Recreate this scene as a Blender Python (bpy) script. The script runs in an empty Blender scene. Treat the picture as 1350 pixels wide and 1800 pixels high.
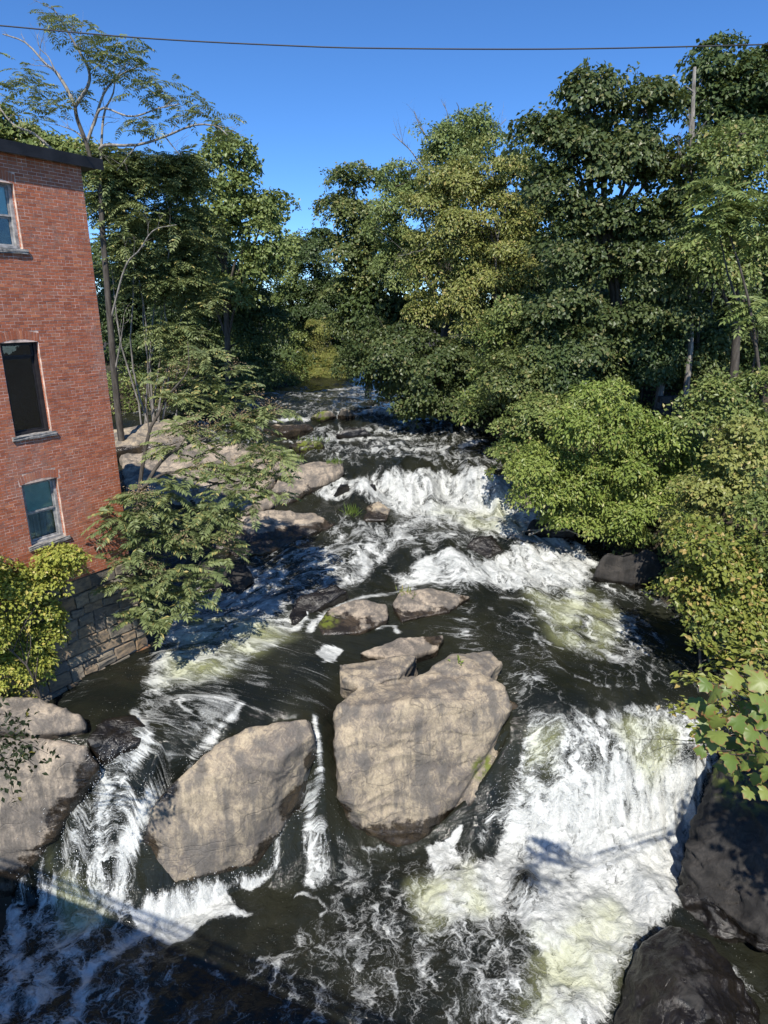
import bpy, bmesh, math, random
import numpy as np
from mathutils import Vector
R = math.radians
rng = np.random.default_rng(7)
random.seed(7)
scene = bpy.context.scene
COL = scene.collection

# ------------------------------------------------------------------ camera, sky, sun, exposure
CZ, PITCH, FPX = 13.7, R(17.4), 1150.0            # eye height over the lower pool, downward tilt, focal length in photo pixels
cam_d = bpy.data.cameras.new('camera')
cam_d.sensor_fit = 'VERTICAL'; cam_d.sensor_height = 36.0; cam_d.sensor_width = 27.0
cam_d.lens = FPX / 1800.0 * 36.0
cam_d.clip_start = 0.05; cam_d.clip_end = 3000
cam = bpy.data.objects.new('camera', cam_d); COL.objects.link(cam)
cam.location = (0, 0, CZ); cam.rotation_euler = (math.pi/2 - PITCH, 0, 0)
scene.camera = cam
SUN = np.array([-0.085, -0.637, 0.766]); SUN /= np.linalg.norm(SUN)
world = bpy.data.worlds.new('World'); scene.world = world; world.use_nodes = True
wn = world.node_tree.nodes; wl = world.node_tree.links
bg = wn['Background']; sky = wn.new('ShaderNodeTexSky'); sky.sky_type = 'NISHITA'; sky.sun_disc = False
sky.sun_elevation = math.asin(SUN[2]); sky.sun_rotation = math.atan2(SUN[0], SUN[1])
sky.altitude = 3000; sky.air_density = 1.0; sky.dust_density = 0.0; sky.ozone_density = 10.0
hs = wn.new('ShaderNodeHueSaturation'); hs.inputs['Saturation'].default_value = 1.07
wl.new(sky.outputs['Color'], hs.inputs['Color']); wl.new(hs.outputs['Color'], bg.inputs['Color']); bg.inputs['Strength'].default_value = 0.15
sun_d = bpy.data.lights.new('sun', 'SUN'); sun_d.energy = 5.0; sun_d.angle = R(0.5); sun_d.color = (1.0, 0.95, 0.87)
sun = bpy.data.objects.new('sun', sun_d); COL.objects.link(sun)
sun.rotation_euler = Vector(SUN).to_track_quat('Z', 'Y').to_euler(); sun.location = Vector(SUN)*60
vs = scene.view_settings
vs.view_transform = 'Standard'; vs.look = 'None'; vs.exposure = 0.38; vs.gamma = 1.0; vs.use_curve_mapping = False
scene.cycles.max_bounces = 6; scene.cycles.diffuse_bounces = 2; scene.cycles.transparent_max_bounces = 6
scene.cycles.use_denoising = True

# ------------------------------------------------------------------ pixel <-> world helpers
CP, SP = math.cos(PITCH), math.sin(PITCH)
def ray(px, py):
    x = (np.asarray(px, float)-675)/FPX; u = (900-np.asarray(py, float))/FPX
    return np.stack([x+0*u, CP+SP*u+0*x, -SP+CP*u+0*x], -1)
def at_z(px, py, z):
    d = ray(px, py); t = (z-CZ)/d[..., 2]
    return np.array([0, 0, CZ]) + d*np.asarray(t)[..., None]
def at_y(px, py, Y):
    d = ray(px, py); t = Y/d[..., 1]
    return np.array([0, 0, CZ]) + d*np.asarray(t)[..., None]
def px_m(p):                                      # metres per photo pixel at a world point
    return (p[1]*CP-(p[2]-CZ)*SP)/FPX

# ------------------------------------------------------------------ numpy noise
def _h(ix, iy, iz, seed):
    n = (ix*374761393 + iy*668265263 + iz*2147483647 + seed*974634777) & 0xffffffff
    n = ((n ^ (n >> 13))*1274126177) & 0xffffffff
    n = ((n ^ (n >> 16))*2246822519) & 0xffffffff
    return ((n ^ (n >> 15)) & 0xffff)/32767.5 - 1.0
def noise3(p, seed=0):
    p = np.asarray(p, float); f = np.floor(p); i = f.astype(np.int64); t = p-f; t = t*t*t*(t*(t*6-15)+10)
    r = 0
    for dx in (0, 1):
        wx = t[..., 0] if dx else 1-t[..., 0]
        for dy in (0, 1):
            wy = t[..., 1] if dy else 1-t[..., 1]
            for dz in (0, 1):
                wz = t[..., 2] if dz else 1-t[..., 2]
                r = r + wx*wy*wz*_h(i[..., 0]+dx, i[..., 1]+dy, i[..., 2]+dz, seed)
    return r
def fbm(p, octv=4, seed=0, gain=.5):
    a, s, tot = 1.0, 0, 0
    p = np.asarray(p, float)
    for k in range(octv):
        s = s + a*noise3(p*(2.03**k)+k*17.3, seed+k); tot += a; a *= gain
    return s/tot
def ss(a, b, x):
    t = np.clip((x-a)/(b-a), 0, 1); return t*t*(3-2*t)

# ------------------------------------------------------------------ mesh helpers
def tag(o, label=None, cat=None, group=None, kind=None):
    if label: o['label'] = label
    if cat: o['category'] = cat
    if group: o['group'] = group
    if kind: o['kind'] = kind
    return o
def mesh_np(name, V, F, smooth=False, attrs=None):
    me = bpy.data.meshes.new(name)
    V = np.ascontiguousarray(V, np.float32); F = np.ascontiguousarray(F, np.int32); k = F.shape[1]
    me.vertices.add(len(V)); me.vertices.foreach_set('co', V.ravel())
    me.loops.add(F.size); me.loops.foreach_set('vertex_index', F.ravel())
    me.polygons.add(len(F)); me.polygons.foreach_set('loop_start', np.arange(0, F.size, k, dtype=np.int32))
    try: me.polygons.foreach_set('loop_total', np.full(len(F), k, np.int32))
    except Exception: pass
    me.polygons.foreach_set('use_smooth', np.full(len(F), bool(smooth)))
    for an, av in (attrs or {}).items():
        av = np.ascontiguousarray(av, np.float32)
        if av.ndim == 1:
            a = me.attributes.new(an, 'FLOAT', 'POINT'); a.data.foreach_set('value', av)
        else:
            a = me.attributes.new(an, 'FLOAT_VECTOR', 'POINT'); a.data.foreach_set('vector', av.ravel())
    me.update(calc_edges=True); me.validate()
    return me
def link(name, me, mat=None, parent=None):
    if mat is not None and me is not None and len(me.materials) == 0: me.materials.append(mat)
    o = bpy.data.objects.new(name, me); COL.objects.link(o)
    if parent is not None: o.parent = parent
    return o
def obj_np(name, V, F, mat, parent=None, smooth=False, attrs=None):
    return link(name, mesh_np(name, V, F, smooth, attrs), mat, parent)
def empty(name, label, cat, group=None):
    o = bpy.data.objects.new(name, None); COL.objects.link(o); return tag(o, label, cat, group)
BOXF = np.array([[0, 3, 2, 1], [4, 5, 6, 7], [0, 1, 5, 4], [1, 2, 6, 5], [2, 3, 7, 6], [3, 0, 4, 7]])
BOXV = np.array([[-1, -1, -1], [1, -1, -1], [1, 1, -1], [-1, 1, -1], [-1, -1, 1], [1, -1, 1], [1, 1, 1], [-1, 1, 1]])*.5
class Geo:
    def __init__(s): s.V, s.F, s.n = [], [], 0
    def add(s, V, F):
        V = np.asarray(V, float); F = np.asarray(F)
        if F.shape[1] == 3: F = np.concatenate([F, F[:, 2:3]], 1)
        s.V.append(V); s.F.append(F+s.n); s.n += len(V)
    def build(s, name, mat, parent=None, smooth=False):
        V = np.concatenate(s.V); F = np.concatenate(s.F)
        me = bpy.data.meshes.new(name)
        me.from_pydata(V.tolist(), [], [([a, b, c] if c == d else [a, b, c, d]) for a, b, c, d in F.tolist()])
        me.polygons.foreach_set('use_smooth', np.full(len(me.polygons), bool(smooth)))
        me.update()
        return link(name, me, mat, parent)
def tube(pts, rad, sides=6):
    pts = np.asarray(pts, float); n = len(pts); rad = np.broadcast_to(rad, (n,))
    T = np.gradient(pts, axis=0); T /= np.linalg.norm(T, axis=1)[:, None]+1e-9
    ref = np.array([0, 0, 1.0]) if abs(T[:, 2]).mean() < .8 else np.array([1.0, 0, 0])
    A = np.cross(T, ref); A /= np.linalg.norm(A, axis=1)[:, None]+1e-9; B = np.cross(T, A)
    a = np.linspace(0, 2*math.pi, sides, endpoint=False)
    V = pts[:, None]+rad[:, None, None]*(np.cos(a)[None, :, None]*A[:, None]+np.sin(a)[None, :, None]*B[:, None])
    i = np.arange(n-1)[:, None]*sides; j = np.arange(sides)[None]; k = (j+1) % sides
    F = np.stack([i+j, i+k, i+sides+k, i+sides+j], -1).reshape(-1, 4)
    return V.reshape(-1, 3), F
def spline(pts, n):
    """Catmull-Rom through the points."""
    P = np.asarray(pts, float); P = np.concatenate([[2*P[0]-P[1]], P, [2*P[-1]-P[-2]]])
    m = len(P)-3; t = np.linspace(0, m-1e-6, n); i = t.astype(int); f = (t-i)[:, None]
    a, b, c, d = P[i], P[i+1], P[i+2], P[i+3]
    return .5*(2*b+(c-a)*f+(2*a-5*b+4*c-d)*f*f+(3*b-a-3*c+d)*f**3)

# ------------------------------------------------------------------ materials
def new_mat(name):
    m = bpy.data.materials.new(name); m.use_nodes = True; nt = m.node_tree
    return m, nt, nt.nodes, nt.links, nt.nodes['Principled BSDF']
class NB:
    """tiny node builder"""
    def __init__(s, nt): s.nt = nt
    def n(s, t, **kw):
        o = s.nt.nodes.new(t)
        for k, v in kw.items(): setattr(o, k, v)
        return o
    def put(s, sock, v):
        if hasattr(v, 'is_output') or isinstance(v, bpy.types.NodeSocket): s.nt.links.new(v, sock)
        else: sock.default_value = v
    def math(s, op, a, b=0.0, c=0.0, clamp=False):
        o = s.n('ShaderNodeMath', operation=op, use_clamp=clamp)
        for i, v in enumerate((a, b, c)): s.put(o.inputs[i], v)
        return o.outputs[0]
    def mix(s, f, a, b):
        o = s.n('ShaderNodeMix', data_type='RGBA'); s.put(o.inputs[0], f)
        s.put(o.inputs[6], a if not isinstance(a, tuple) else (*a, 1)); s.put(o.inputs[7], b if not isinstance(b, tuple) else (*b, 1))
        return o.outputs[2]
    def noise(s, vec, scale, detail=4, rough=.55, dist=0.0):
        o = s.n('ShaderNodeTexNoise'); s.put(o.inputs['Vector'], vec); o.inputs['Scale'].default_value = scale
        o.inputs['Detail'].default_value = detail; o.inputs['Roughness'].default_value = rough; o.inputs['Distortion'].default_value = dist
        return o.outputs['Fac'], o.outputs['Color']
    def ramp(s, f, lo, hi, smooth=True):
        o = s.n('ShaderNodeMapRange', interpolation_type='SMOOTHSTEP' if smooth else 'LINEAR'); s.put(o.inputs[0], f)
        s.put(o.inputs[1], lo); s.put(o.inputs[2], hi); return o.outputs[0]
    def vmul(s, v, k):
        o = s.n('ShaderNodeVectorMath', operation='MULTIPLY'); s.put(o.inputs[0], v); s.put(o.inputs[1], k); return o.outputs[0]
    def vadd(s, v, k):
        o = s.n('ShaderNodeVectorMath', operation='ADD'); s.put(o.inputs[0], v); s.put(o.inputs[1], k); return o.outputs[0]
    def attr(s, name):
        return s.n('ShaderNodeAttribute', attribute_name=name)
    def pos(s): return s.n('ShaderNodeNewGeometry').outputs['Position']
    def bump(s, h, strength=.4, dist=.03, normal=None):
        o = s.n('ShaderNodeBump'); s.put(o.inputs['Height'], h); o.inputs['Strength'].default_value = strength; o.inputs['Distance'].default_value = dist
        if normal is not None: s.put(o.inputs['Normal'], normal)
        return o.outputs[0]

def mat_plain(name, col, rough=.7, noise_amt=.35, scale=6.0, spec=.3):
    m, nt, N, L, P = new_mat(name); b = NB(nt)
    f, _ = b.noise(b.pos(), scale, 5)
    c = b.mix(b.ramp(f, .3, .7), tuple(x*(1-noise_amt) for x in col), tuple(min(1, x*(1+noise_amt)) for x in col))
    L.new(c, P.inputs['Base Color']); P.inputs['Roughness'].default_value = rough; P.inputs['Specular IOR Level'].default_value = spec
    L.new(b.bump(b.noise(b.pos(), scale*4, 5)[0], .3, .02), P.inputs['Normal'])
    return m
def mat_leaf(name, c1, c2, c3=None, p3=.08, trans=.28, rough=.42, spec=.35):
    """each leaf its own tone; c3 = a few turning leaves"""
    m, nt, N, L, P = new_mat(name); b = NB(nt)
    g = b.n('ShaderNodeNewGeometry'); oi = b.n('ShaderNodeObjectInfo')
    r = b.math('FRACT', b.math('ADD', g.outputs['Random Per Island'], oi.outputs['Random']))
    big, _ = b.noise(g.outputs['Position'], .55, 3)
    t = b.math('ADD', b.math('MULTIPLY', r, .6), b.math('MULTIPLY', b.ramp(big, .3, .7), .4))
    c = b.mix(t, c1, c2)
    if c3:
        r2 = b.math('FRACT', b.math('MULTIPLY', r, 37.7))
        c = b.mix(b.math('LESS_THAN', r2, p3), c, c3)
    L.new(c, P.inputs['Base Color']); P.inputs['Roughness'].default_value = rough; P.inputs['Specular IOR Level'].default_value = spec
    tr = b.n('ShaderNodeBsdfTranslucent'); hs = b.mix(.45, c, (.22, .24, .03)); L.new(hs, tr.inputs['Color'])
    ms = b.n('ShaderNodeMixShader'); ms.inputs[0].default_value = trans
    L.new(P.outputs[0], ms.inputs[1]); L.new(tr.outputs[0], ms.inputs[2])
    L.new(ms.outputs[0], N['Material Output'].inputs['Surface'])
    return m
M = {}
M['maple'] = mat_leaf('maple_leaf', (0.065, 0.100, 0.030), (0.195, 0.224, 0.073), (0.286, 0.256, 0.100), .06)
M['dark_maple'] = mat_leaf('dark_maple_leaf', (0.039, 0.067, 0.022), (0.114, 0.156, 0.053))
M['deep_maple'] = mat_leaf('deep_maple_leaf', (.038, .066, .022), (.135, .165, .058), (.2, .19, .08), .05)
M['yellow_green'] = mat_leaf('yellow_green_leaf', (0.156, 0.192, 0.050), (0.338, 0.339, 0.100), (0.416, 0.346, 0.125), .08)
M['locust'] = mat_leaf('light_green_leaf', (0.111, 0.166, 0.048), (0.286, 0.333, 0.112), None)
M['boxelder'] = mat_leaf('bright_green_leaf', (.125, .190, .034), (.32, .37, .090), (.38, .37, .12), .05)
M['shrub'] = mat_leaf('shrub_leaf', (0.091, 0.141, 0.037), (0.260, 0.301, 0.090), (0.364, 0.320, 0.125), .06)
M['yellow_shrub'] = mat_leaf('turning_shrub_leaf', (.120, .165, .032), (.300, .310, .065), (.40, .30, .10), .12)
M['yellow_bright'] = mat_leaf('lime_shrub_leaf', (.20, .25, .040), (.42, .42, .085), (.5, .42, .11), .12)
M['sumac'] = mat_leaf('sumac_leaf', (0.098, 0.141, 0.053), (0.286, 0.320, 0.131), (0.429, 0.371, 0.138), .05)
M['seed'] = mat_leaf('seed_cluster', (.22, .15, .08), (.38, .28, .17), None, trans=.2)
M['willow'] = mat_leaf('willow_leaf', (.18, .21, .05), (.36, .36, .10), (.4, .32, .11), .08)
M['grass'] = mat_leaf('grass_blade', (.08, .14, .02), (.18, .24, .05), None)
M['shade_toned_leaf'] = mat_leaf('shaded_leaf', (.018, .028, .012), (.035, .05, .018), (.18, .16, .03), .06)  # shade on the hanging branch is put into this leaf colour
def mat_bark(name, c1, c2):
    m, nt, N, L, P = new_mat(name); b = NB(nt)
    v = b.vmul(b.pos(), (9, 9, 1.6)); f, _ = b.noise(v, 1.0, 6, .65)
    L.new(b.mix(b.ramp(f, .3, .7), c1, c2), P.inputs['Base Color']); P.inputs['Roughness'].default_value = .9
    L.new(b.bump(f, .8, .03), P.inputs['Normal']); return m
M['bark'] = mat_bark('dark_bark', (.035, .028, .022), (.10, .085, .068))
M['pale_bark'] = mat_bark('pale_bark', (.10, .088, .072), (.34, .31, .27))

# --- rock
def mat_rock(name, c_lo, c_hi, c_stain, wetdark=.16, streak=1.0):
    m, nt, N, L, P = new_mat(name); b = NB(nt)
    p = b.pos(); warp = b.noise(p, 1.1, 3)[1]
    pw = b.vadd(p, b.vmul(warp, (.9, .9, .9)))
    big, _ = b.noise(pw, .9, 5, .62)
    vein, _ = b.noise(b.vmul(pw, (2.4, 2.4, .75)), 2.2, 9, .66, 1.8)
    fine, _ = b.noise(p, 22, 6, .7)
    c = b.mix(b.ramp(b.math('ADD', b.math('MULTIPLY', big, .55), b.math('MULTIPLY', vein, .45)), .38, .62), c_lo, c_hi)
    stv, _ = b.noise(b.vmul(p, (2.6, 2.6, .35)), 1.0, 5, .6)
    c = b.mix(b.math('MULTIPLY', b.ramp(stv, .44, .62), .85*streak), c, c_stain)
    fl = b.mix(b.ramp(fine, .35, .7), (.80, .79, .78), (1.12, 1.11, 1.09))
    mx = b.n('ShaderNodeMix', data_type='RGBA', blend_type='MULTIPLY'); mx.inputs[0].default_value = 1
    L.new(c, mx.inputs[6]); L.new(fl, mx.inputs[7]); c = mx.outputs[2]
    pc = b.vmul(b.vadd(p, b.vmul(warp, (.5, .5, .5))), (.55, .9, 1.5)); cr1, _ = b.noise(pc, .8, 2, .4)
    ck = b.ramp(b.math('ABSOLUTE', b.math('SUBTRACT', cr1, .47)), .0, .009)
    c = b.mix(b.math('MULTIPLY', b.math('MULTIPLY', b.math('SUBTRACT', 1.0, ck), b.ramp(big, .42, .62)), .5), c, (.05, .042, .034))
    w = b.math('ADD', b.attr('wet').outputs['Fac'], b.math('MULTIPLY', b.math('SUBTRACT', b.noise(p, 2.6, 7, .68)[0], .5), 1.5))
    wet = b.ramp(w, .42, .62)
    dk = b.n('ShaderNodeMix', data_type='RGBA', blend_type='MULTIPLY'); L.new(wet, dk.inputs[0]); L.new(c, dk.inputs[6]); dk.inputs[7].default_value = (wetdark, wetdark*.9, wetdark*.78, 1)
    moss = b.math('MULTIPLY', b.attr('moss').outputs['Fac'], b.ramp(b.noise(p, 4.5, 5)[0], .42, .6))
    c = b.mix(moss, dk.outputs[2], (.12, .14, .02))
    L.new(c, P.inputs['Base Color'])
    L.new(b.math('SUBTRACT', .86, b.math('MULTIPLY', wet, .60)), P.inputs['Roughness'])
    h = b.math('ADD', b.math('MULTIPLY', vein, .9), b.math('ADD', b.math('MULTIPLY', fine, .14), b.math('MULTIPLY', ck, .22)))
    L.new(b.bump(h, .75, .055), P.inputs['Normal'])
    return m
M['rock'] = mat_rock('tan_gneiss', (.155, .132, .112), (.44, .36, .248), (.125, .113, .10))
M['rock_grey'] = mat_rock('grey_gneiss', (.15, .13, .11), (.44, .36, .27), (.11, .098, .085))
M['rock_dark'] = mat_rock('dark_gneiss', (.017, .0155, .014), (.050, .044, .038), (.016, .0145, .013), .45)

# --- water: dark tea-coloured water, milky aerated plumes, white foam laid along the current
def mat_water():
    m, nt, N, L, P = new_mat('river_water'); b = NB(nt)
    F = b.attr('foam').outputs['Fac']; K = b.attr('milk').outputs['Fac']; FL = b.attr('flow').outputs['Vector']
    ST = b.attr('steep').outputs['Fac']
    p = b.pos(); sel = b.n('ShaderNodeMix', data_type='VECTOR'); L.new(b.math('GREATER_THAN', b.math('ADD', b.attr('pool').outputs['Fac'], b.math('MULTIPLY', b.math('SUBTRACT', b.noise(p, 1.6, 5)[0], .5), .9)), .5), sel.inputs[0])
    L.new(FL, sel.inputs[4]); L.new(b.vmul(p, (1.0, 1.35, 0.0)), sel.inputs[5]); FL = sel.outputs[1]
    warp = b.vmul(b.vadd(b.noise(FL, 1.1, 4)[1], (-.5, -.5, -.5)), (1.0, 1.3, 0))
    warp2 = b.vmul(b.vadd(b.noise(FL, 4.5, 3)[1], (-.5, -.5, -.5)), (.30, .34, 0))
    fw = b.vadd(b.vadd(FL, warp), warp2)
    strk, _ = b.noise(b.vmul(fw, (2.7, 1.0, 1)), 1.0, 9, .66)
    fall, _ = b.noise(b.vmul(b.vadd(b.vadd(FL, warp2), b.vmul(warp, (.35, .35, 0))), (5.2, 1.25, 1)), 1.0, 9, .72)
    strk = b.n('ShaderNodeMix', data_type='FLOAT'), strk
    mxs = strk[0]; L.new(ST, mxs.inputs[0]); L.new(strk[1], mxs.inputs[2]); L.new(fall, mxs.inputs[3]); strk = mxs.outputs[0]
    vor = b.n('ShaderNodeTexVoronoi', feature='DISTANCE_TO_EDGE'); L.new(b.vmul(fw, (1.0, .62, 1)), vor.inputs['Vector']); vor.inputs['Scale'].default_value = 2.4
    v2 = b.n('ShaderNodeTexVoronoi', feature='DISTANCE_TO_EDGE'); L.new(b.vmul(fw, (1.0, .7, 1)), v2.inputs['Vector']); v2.inputs['Scale'].default_value = 6.5
    lace = b.math('MAXIMUM', b.math('SUBTRACT', 1.0, b.ramp(vor.outputs['Distance'], 0, .10)), b.math('MULTIPLY', b.math('SUBTRACT', 1.0, b.ramp(v2.outputs['Distance'], 0, .12)), .75))
    gr, _ = b.noise(p, 26, 3, .6)
    gr2, _ = b.noise(p, 75, 2, .6)
    # coverage: noise pushed up by foam density, lace in the thin parts, broken by bubbles
    base = b.math('ADD', b.math('MULTIPLY', b.math('SUBTRACT', strk, .5), 3.1), b.math('MULTIPLY', b.math('SUBTRACT', F, .55), 1.9))
    base = b.math('ADD', base, b.math('MULTIPLY', b.math('SUBTRACT', lace, .35), .42))
    base = b.math('ADD', base, b.math('MULTIPLY', b.math('SUBTRACT', gr, .5), .75))
    base = b.math('ADD', base, b.math('MULTIPLY', b.math('SUBTRACT', gr2, .5), .5))
    cov = b.math('MULTIPLY', b.ramp(base, -.2, .55), b.ramp(F, .02, .16))
    # thin bubble specks everywhere on the running water
    bub = b.n('ShaderNodeTexVoronoi', feature='F1'); L.new(p, bub.inputs['Vector']); bub.inputs['Scale'].default_value = 13
    spk = b.math('MULTIPLY', b.math('SUBTRACT', 1.0, b.ramp(bub.outputs['Distance'], .07, .16)), b.ramp(b.noise(fw, 1.3, 4)[0], .46, .62))
    cov = b.math('MAXIMUM', cov, b.math('MULTIPLY', spk, .6))
    mk = b.math('MULTIPLY', K, b.ramp(b.noise(fw, .9, 5)[0], .28, .66))
    tint = b.noise(p, .45, 4)[0]
    dark = b.mix(b.ramp(tint, .35, .65), (.008, .0095, .0075), (.019, .0195, .012))
    c = b.mix(mk, dark, (.26, .27, .13))
    wf, _ = b.noise(fw, 2.3, 9, .68, 1.6); wg, _ = b.noise(b.vadd(p, b.vmul(warp2, (1.5, 1.5, 1))), 7.5, 7, .66)
    curd = b.math('ADD', b.math('MULTIPLY', wf, .7), b.math('MULTIPLY', wg, .3))
    cm = b.n('ShaderNodeMix', data_type='FLOAT'); L.new(ST, cm.inputs[0]); L.new(curd, cm.inputs[2]); L.new(fall, cm.inputs[3]); curd = cm.outputs[0]
    white = b.mix(b.ramp(curd, .36, .60), (.29, .30, .285), (.585, .59, .555))
    white = b.mix(b.math('MULTIPLY', mk, .85), white, (.46, .47, .28))
    c = b.mix(cov, c, white)
    L.new(c, P.inputs['Base Color'])
    L.new(b.math('ADD', .10, b.math('MULTIPLY', cov, .55)), P.inputs['Roughness'])
    P.inputs['IOR'].default_value = 1.33
    rip, _ = b.noise(b.vmul(fw, (2.0, 1.4, 1)), 1.6, 6, .6)
    rip2, _ = b.noise(p, 9, 4, .6)
    h = b.math('ADD', b.math('MULTIPLY', rip, 1.0), b.math('ADD', b.math('MULTIPLY', rip2, .35), b.math('MULTIPLY', cov, .35)))
    h = b.math('ADD', h, b.math('MULTIPLY', b.math('MULTIPLY', b.math('ADD', gr, b.math('MULTIPLY', curd, 1.2)), cov), .35))
    L.new(b.bump(h, .85, .07), P.inputs['Normal'])
    return m
M['water'] = mat_water()
M['soil'] = mat_plain('bank_soil', (.045, .036, .024), .95, .5, 2.0)

# ------------------------------------------------------------------ river level: control points (photo pixel, level) -> smooth sheet
LV = [(-150,1800,0),(100,1800,0),(400,1800,0),(700,1800,0),(950,1800,.05),(1200,1800,0),(1500,1800,0),(450,1650,0),(650,1600,0),(800,1550,.05),
 (-100,1650,0),(0,1650,0),(200,1605,.08),(560,1570,.03),(1000,1600,.25),(1150,1560,.25),(1300,1620,0),(1450,1600,.1),
 (900,1440,.35),(1000,1440,.6),(1100,1440,.65),(1200,1450,.4),(1300,1450,.4),(900,1310,2.3),(1000,1310,2.4),(1100,1310,2.4),(1220,1325,2.2),(1320,1320,2.4),
 (930,1230,3.15),(1000,1246,3.1),(1080,1240,3.1),(1180,1236,3.1),(1260,1232,3.1),(1400,1230,3.2),(880,1180,3.35),(1000,1180,3.3),(1150,1180,3.3),(1300,1180,3.3),
 (1080,1100,3.4),(1250,1100,3.4),(900,1120,3.4),(1000,1060,3.5),(1130,1030,3.6),(1230,1020,3.7),(1400,1050,3.6),(800,1110,3.5),(740,1130,3.5),
 (700,1032,3.75),(850,1025,3.75),(950,1030,3.65),(1050,1045,3.55),(640,1040,3.85),(700,960,4.55),(800,945,4.65),(900,935,4.6),(1000,935,4.4),(1080,960,4.2),(1150,960,4.4),
 (800,920,4.75),(900,905,4.8),(700,910,4.8),(1050,890,4.9),(1200,900,5.0),(660,872,5.1),(720,890,4.95),(790,876,5.0),(860,896,4.9),(600,878,5.1),
 (550,850,5.7),(640,838,6.2),(690,815,6.45),(745,832,6.3),(800,808,6.45),(845,828,6.3),(890,808,6.45),(980,820,6.3),(600,790,6.6),(750,790,6.6),(850,790,6.6),(1000,780,6.8),
 (600,770,6.85),(720,770,6.85),(850,765,6.9),(600,745,7.3),(720,745,7.3),(830,745,7.3),(500,735,7.4),(640,735,7.4),(500,718,7.7),(640,718,7.7),(760,720,7.6),
 (560,690,7.75),(560,680,7.8),(480,690,7.8),(520,668,7.85),(640,672,7.85),(400,700,7.8),(600,660,7.9),(750,680,7.85),
 (600,930,4.75),(560,970,4.55),(500,1000,4.25),(470,1040,4.0),(420,1060,3.9),(520,1080,3.85),(350,1062,3.95),(300,1062,3.95),(400,1120,3.75),(300,1130,3.75),(500,1112,3.72),
 (265,1170,3.7),(350,1200,3.62),(450,1210,3.6),(540,1210,3.58),(250,1262,3.52),(330,1280,3.5),(400,1268,3.55),(560,1262,3.45),(100,1250,3.6),(0,1200,3.8),
 (200,1335,3.3),(290,1352,3.05),(245,1400,2.3),(170,1580,.08),(80,1565,.08),(240,1590,.08),(180,1455,1.65),(110,1430,1.9),(90,1360,3.0),(0,1350,3.0),(0,1450,1.6),(-80,1450,1.6),(0,1560,.1),
 (565,1300,3.2),(556,1400,1.8),(546,1480,.6),(545,1540,.06),(610,1440,.8),(480,1470,.8),(420,1540,.05),(330,1580,.05),(700,1490,.02),(780,1470,.05),
 (300,960,4.6),(400,850,5.6),(300,800,6.4),(300,762,7.1),(215,735,7.6),(100,720,7.8),(300,700,7.85)]
LV = np.array(LV, float)
LP = at_z(LV[:, 0], LV[:, 1], LV[:, 2])[:, :2]
def _k(A, B): return np.sqrt(((A[:, None]-B[None])**2).sum(-1)+.04)
_n = len(LP); _A = np.zeros((_n+3, _n+3)); _A[:_n, :_n] = _k(LP, LP)-np.eye(_n)*.06
_A[:_n, _n] = 1; _A[:_n, _n+1:] = LP; _A[_n:, :_n] = _A[:_n, _n:].T
_w = np.linalg.solve(_A, np.concatenate([LV[:, 2], np.zeros(3)]))
def level(xy):
    xy = np.asarray(xy, float).reshape(-1, 2); out = np.empty(len(xy))
    for i in range(0, len(xy), 60000):
        q = xy[i:i+60000]; out[i:i+60000] = _k(q, LP)@_w[:_n]+_w[_n]+q@_w[_n+1:]
    return np.clip(out, -.1, 8.0)
def hit(px, py):
    """where the sight line through a photo pixel meets the river surface"""
    d = ray(px, py); ys = np.geomspace(8.0, 70, 700); pts = np.array([0, 0, CZ])+d[None]*(ys/d[1])[:, None]
    below = pts[:, 2] < level(pts[:, :2]); k = int(np.argmax(below)) if below.any() else len(ys)-1
    return pts[k]
# --- water mesh grid (rows get wider apart with distance)
NR, NC = 680, 620
gy = np.geomspace(66, 7.0, NR); gu = np.linspace(-1, 1, NC)
GY = np.repeat(gy[:, None], NC, 1); GX = gu[None]*(gy[:, None]*.70+2.5)
_q = np.stack([GX*.55, GY*.35, 0*GX], -1)
W0 = level(np.stack([GX, GY+(.22+.85*ss(20, 25, GY))*(fbm(_q, 3, 61)+.5*fbm(_q*3.1, 3, 62))], -1)).reshape(NR, NC)
def blur(a, k):
    for ax in (0, 1):
        for _ in range(k): a = (np.roll(a, 1, ax)+2*a+np.roll(a, -1, ax))/4
    return a
def segd(pts, X, Y):
    d = np.full(X.shape, 1e9)
    for a, c in zip(pts[:-1], pts[1:]):
        e = c-a; L2 = (e**2).sum()+1e-9; t = np.clip(((X-a[0])*e[0]+(Y-a[1])*e[1])/L2, 0, 1)
        d = np.minimum(d, np.hypot(X-a[0]-t*e[0], Y-a[1]-t*e[1]))
    return d
def inside(poly, X, Y):
    r = np.zeros(X.shape, bool); n = len(poly)
    for i in range(n):
        (x1, y1), (x2, y2) = poly[i], poly[(i+1) % n]
        c = ((y1 > Y) != (y2 > Y)) & (X < (x2-x1)*(Y-y1)/((y2-y1) or 1e-9)+x1); r ^= c
    return r
wob = .22*fbm(np.stack([GX*1.3, GY*1.3, 0*GX], -1), 4, 3)
WX = GX+wob; WY = GY+.22*fbm(np.stack([GX*1.3, GY*1.3, 5+0*GX], -1), 4, 9)
foam = np.zeros((NR, NC)); milk = np.zeros((NR, NC))
def wpts(pp): return np.array([hit(a, c)[:2] for a, c in pp])
def near_box(p, m):
    return (GY > p[:, 1].min()-m) & (GY < p[:, 1].max()+m) & (GX > p[:, 0].min()-m) & (GX < p[:, 0].max()+m)
def stroke(pp, w, v, fld=None):
    f = foam if fld is None else fld; p = wpts(pp); k = near_box(p, 3*w)
    d = segd(p, WX[k], WY[k]); f[k] = np.maximum(f[k], v*np.exp(-(d/w)**2))
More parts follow.
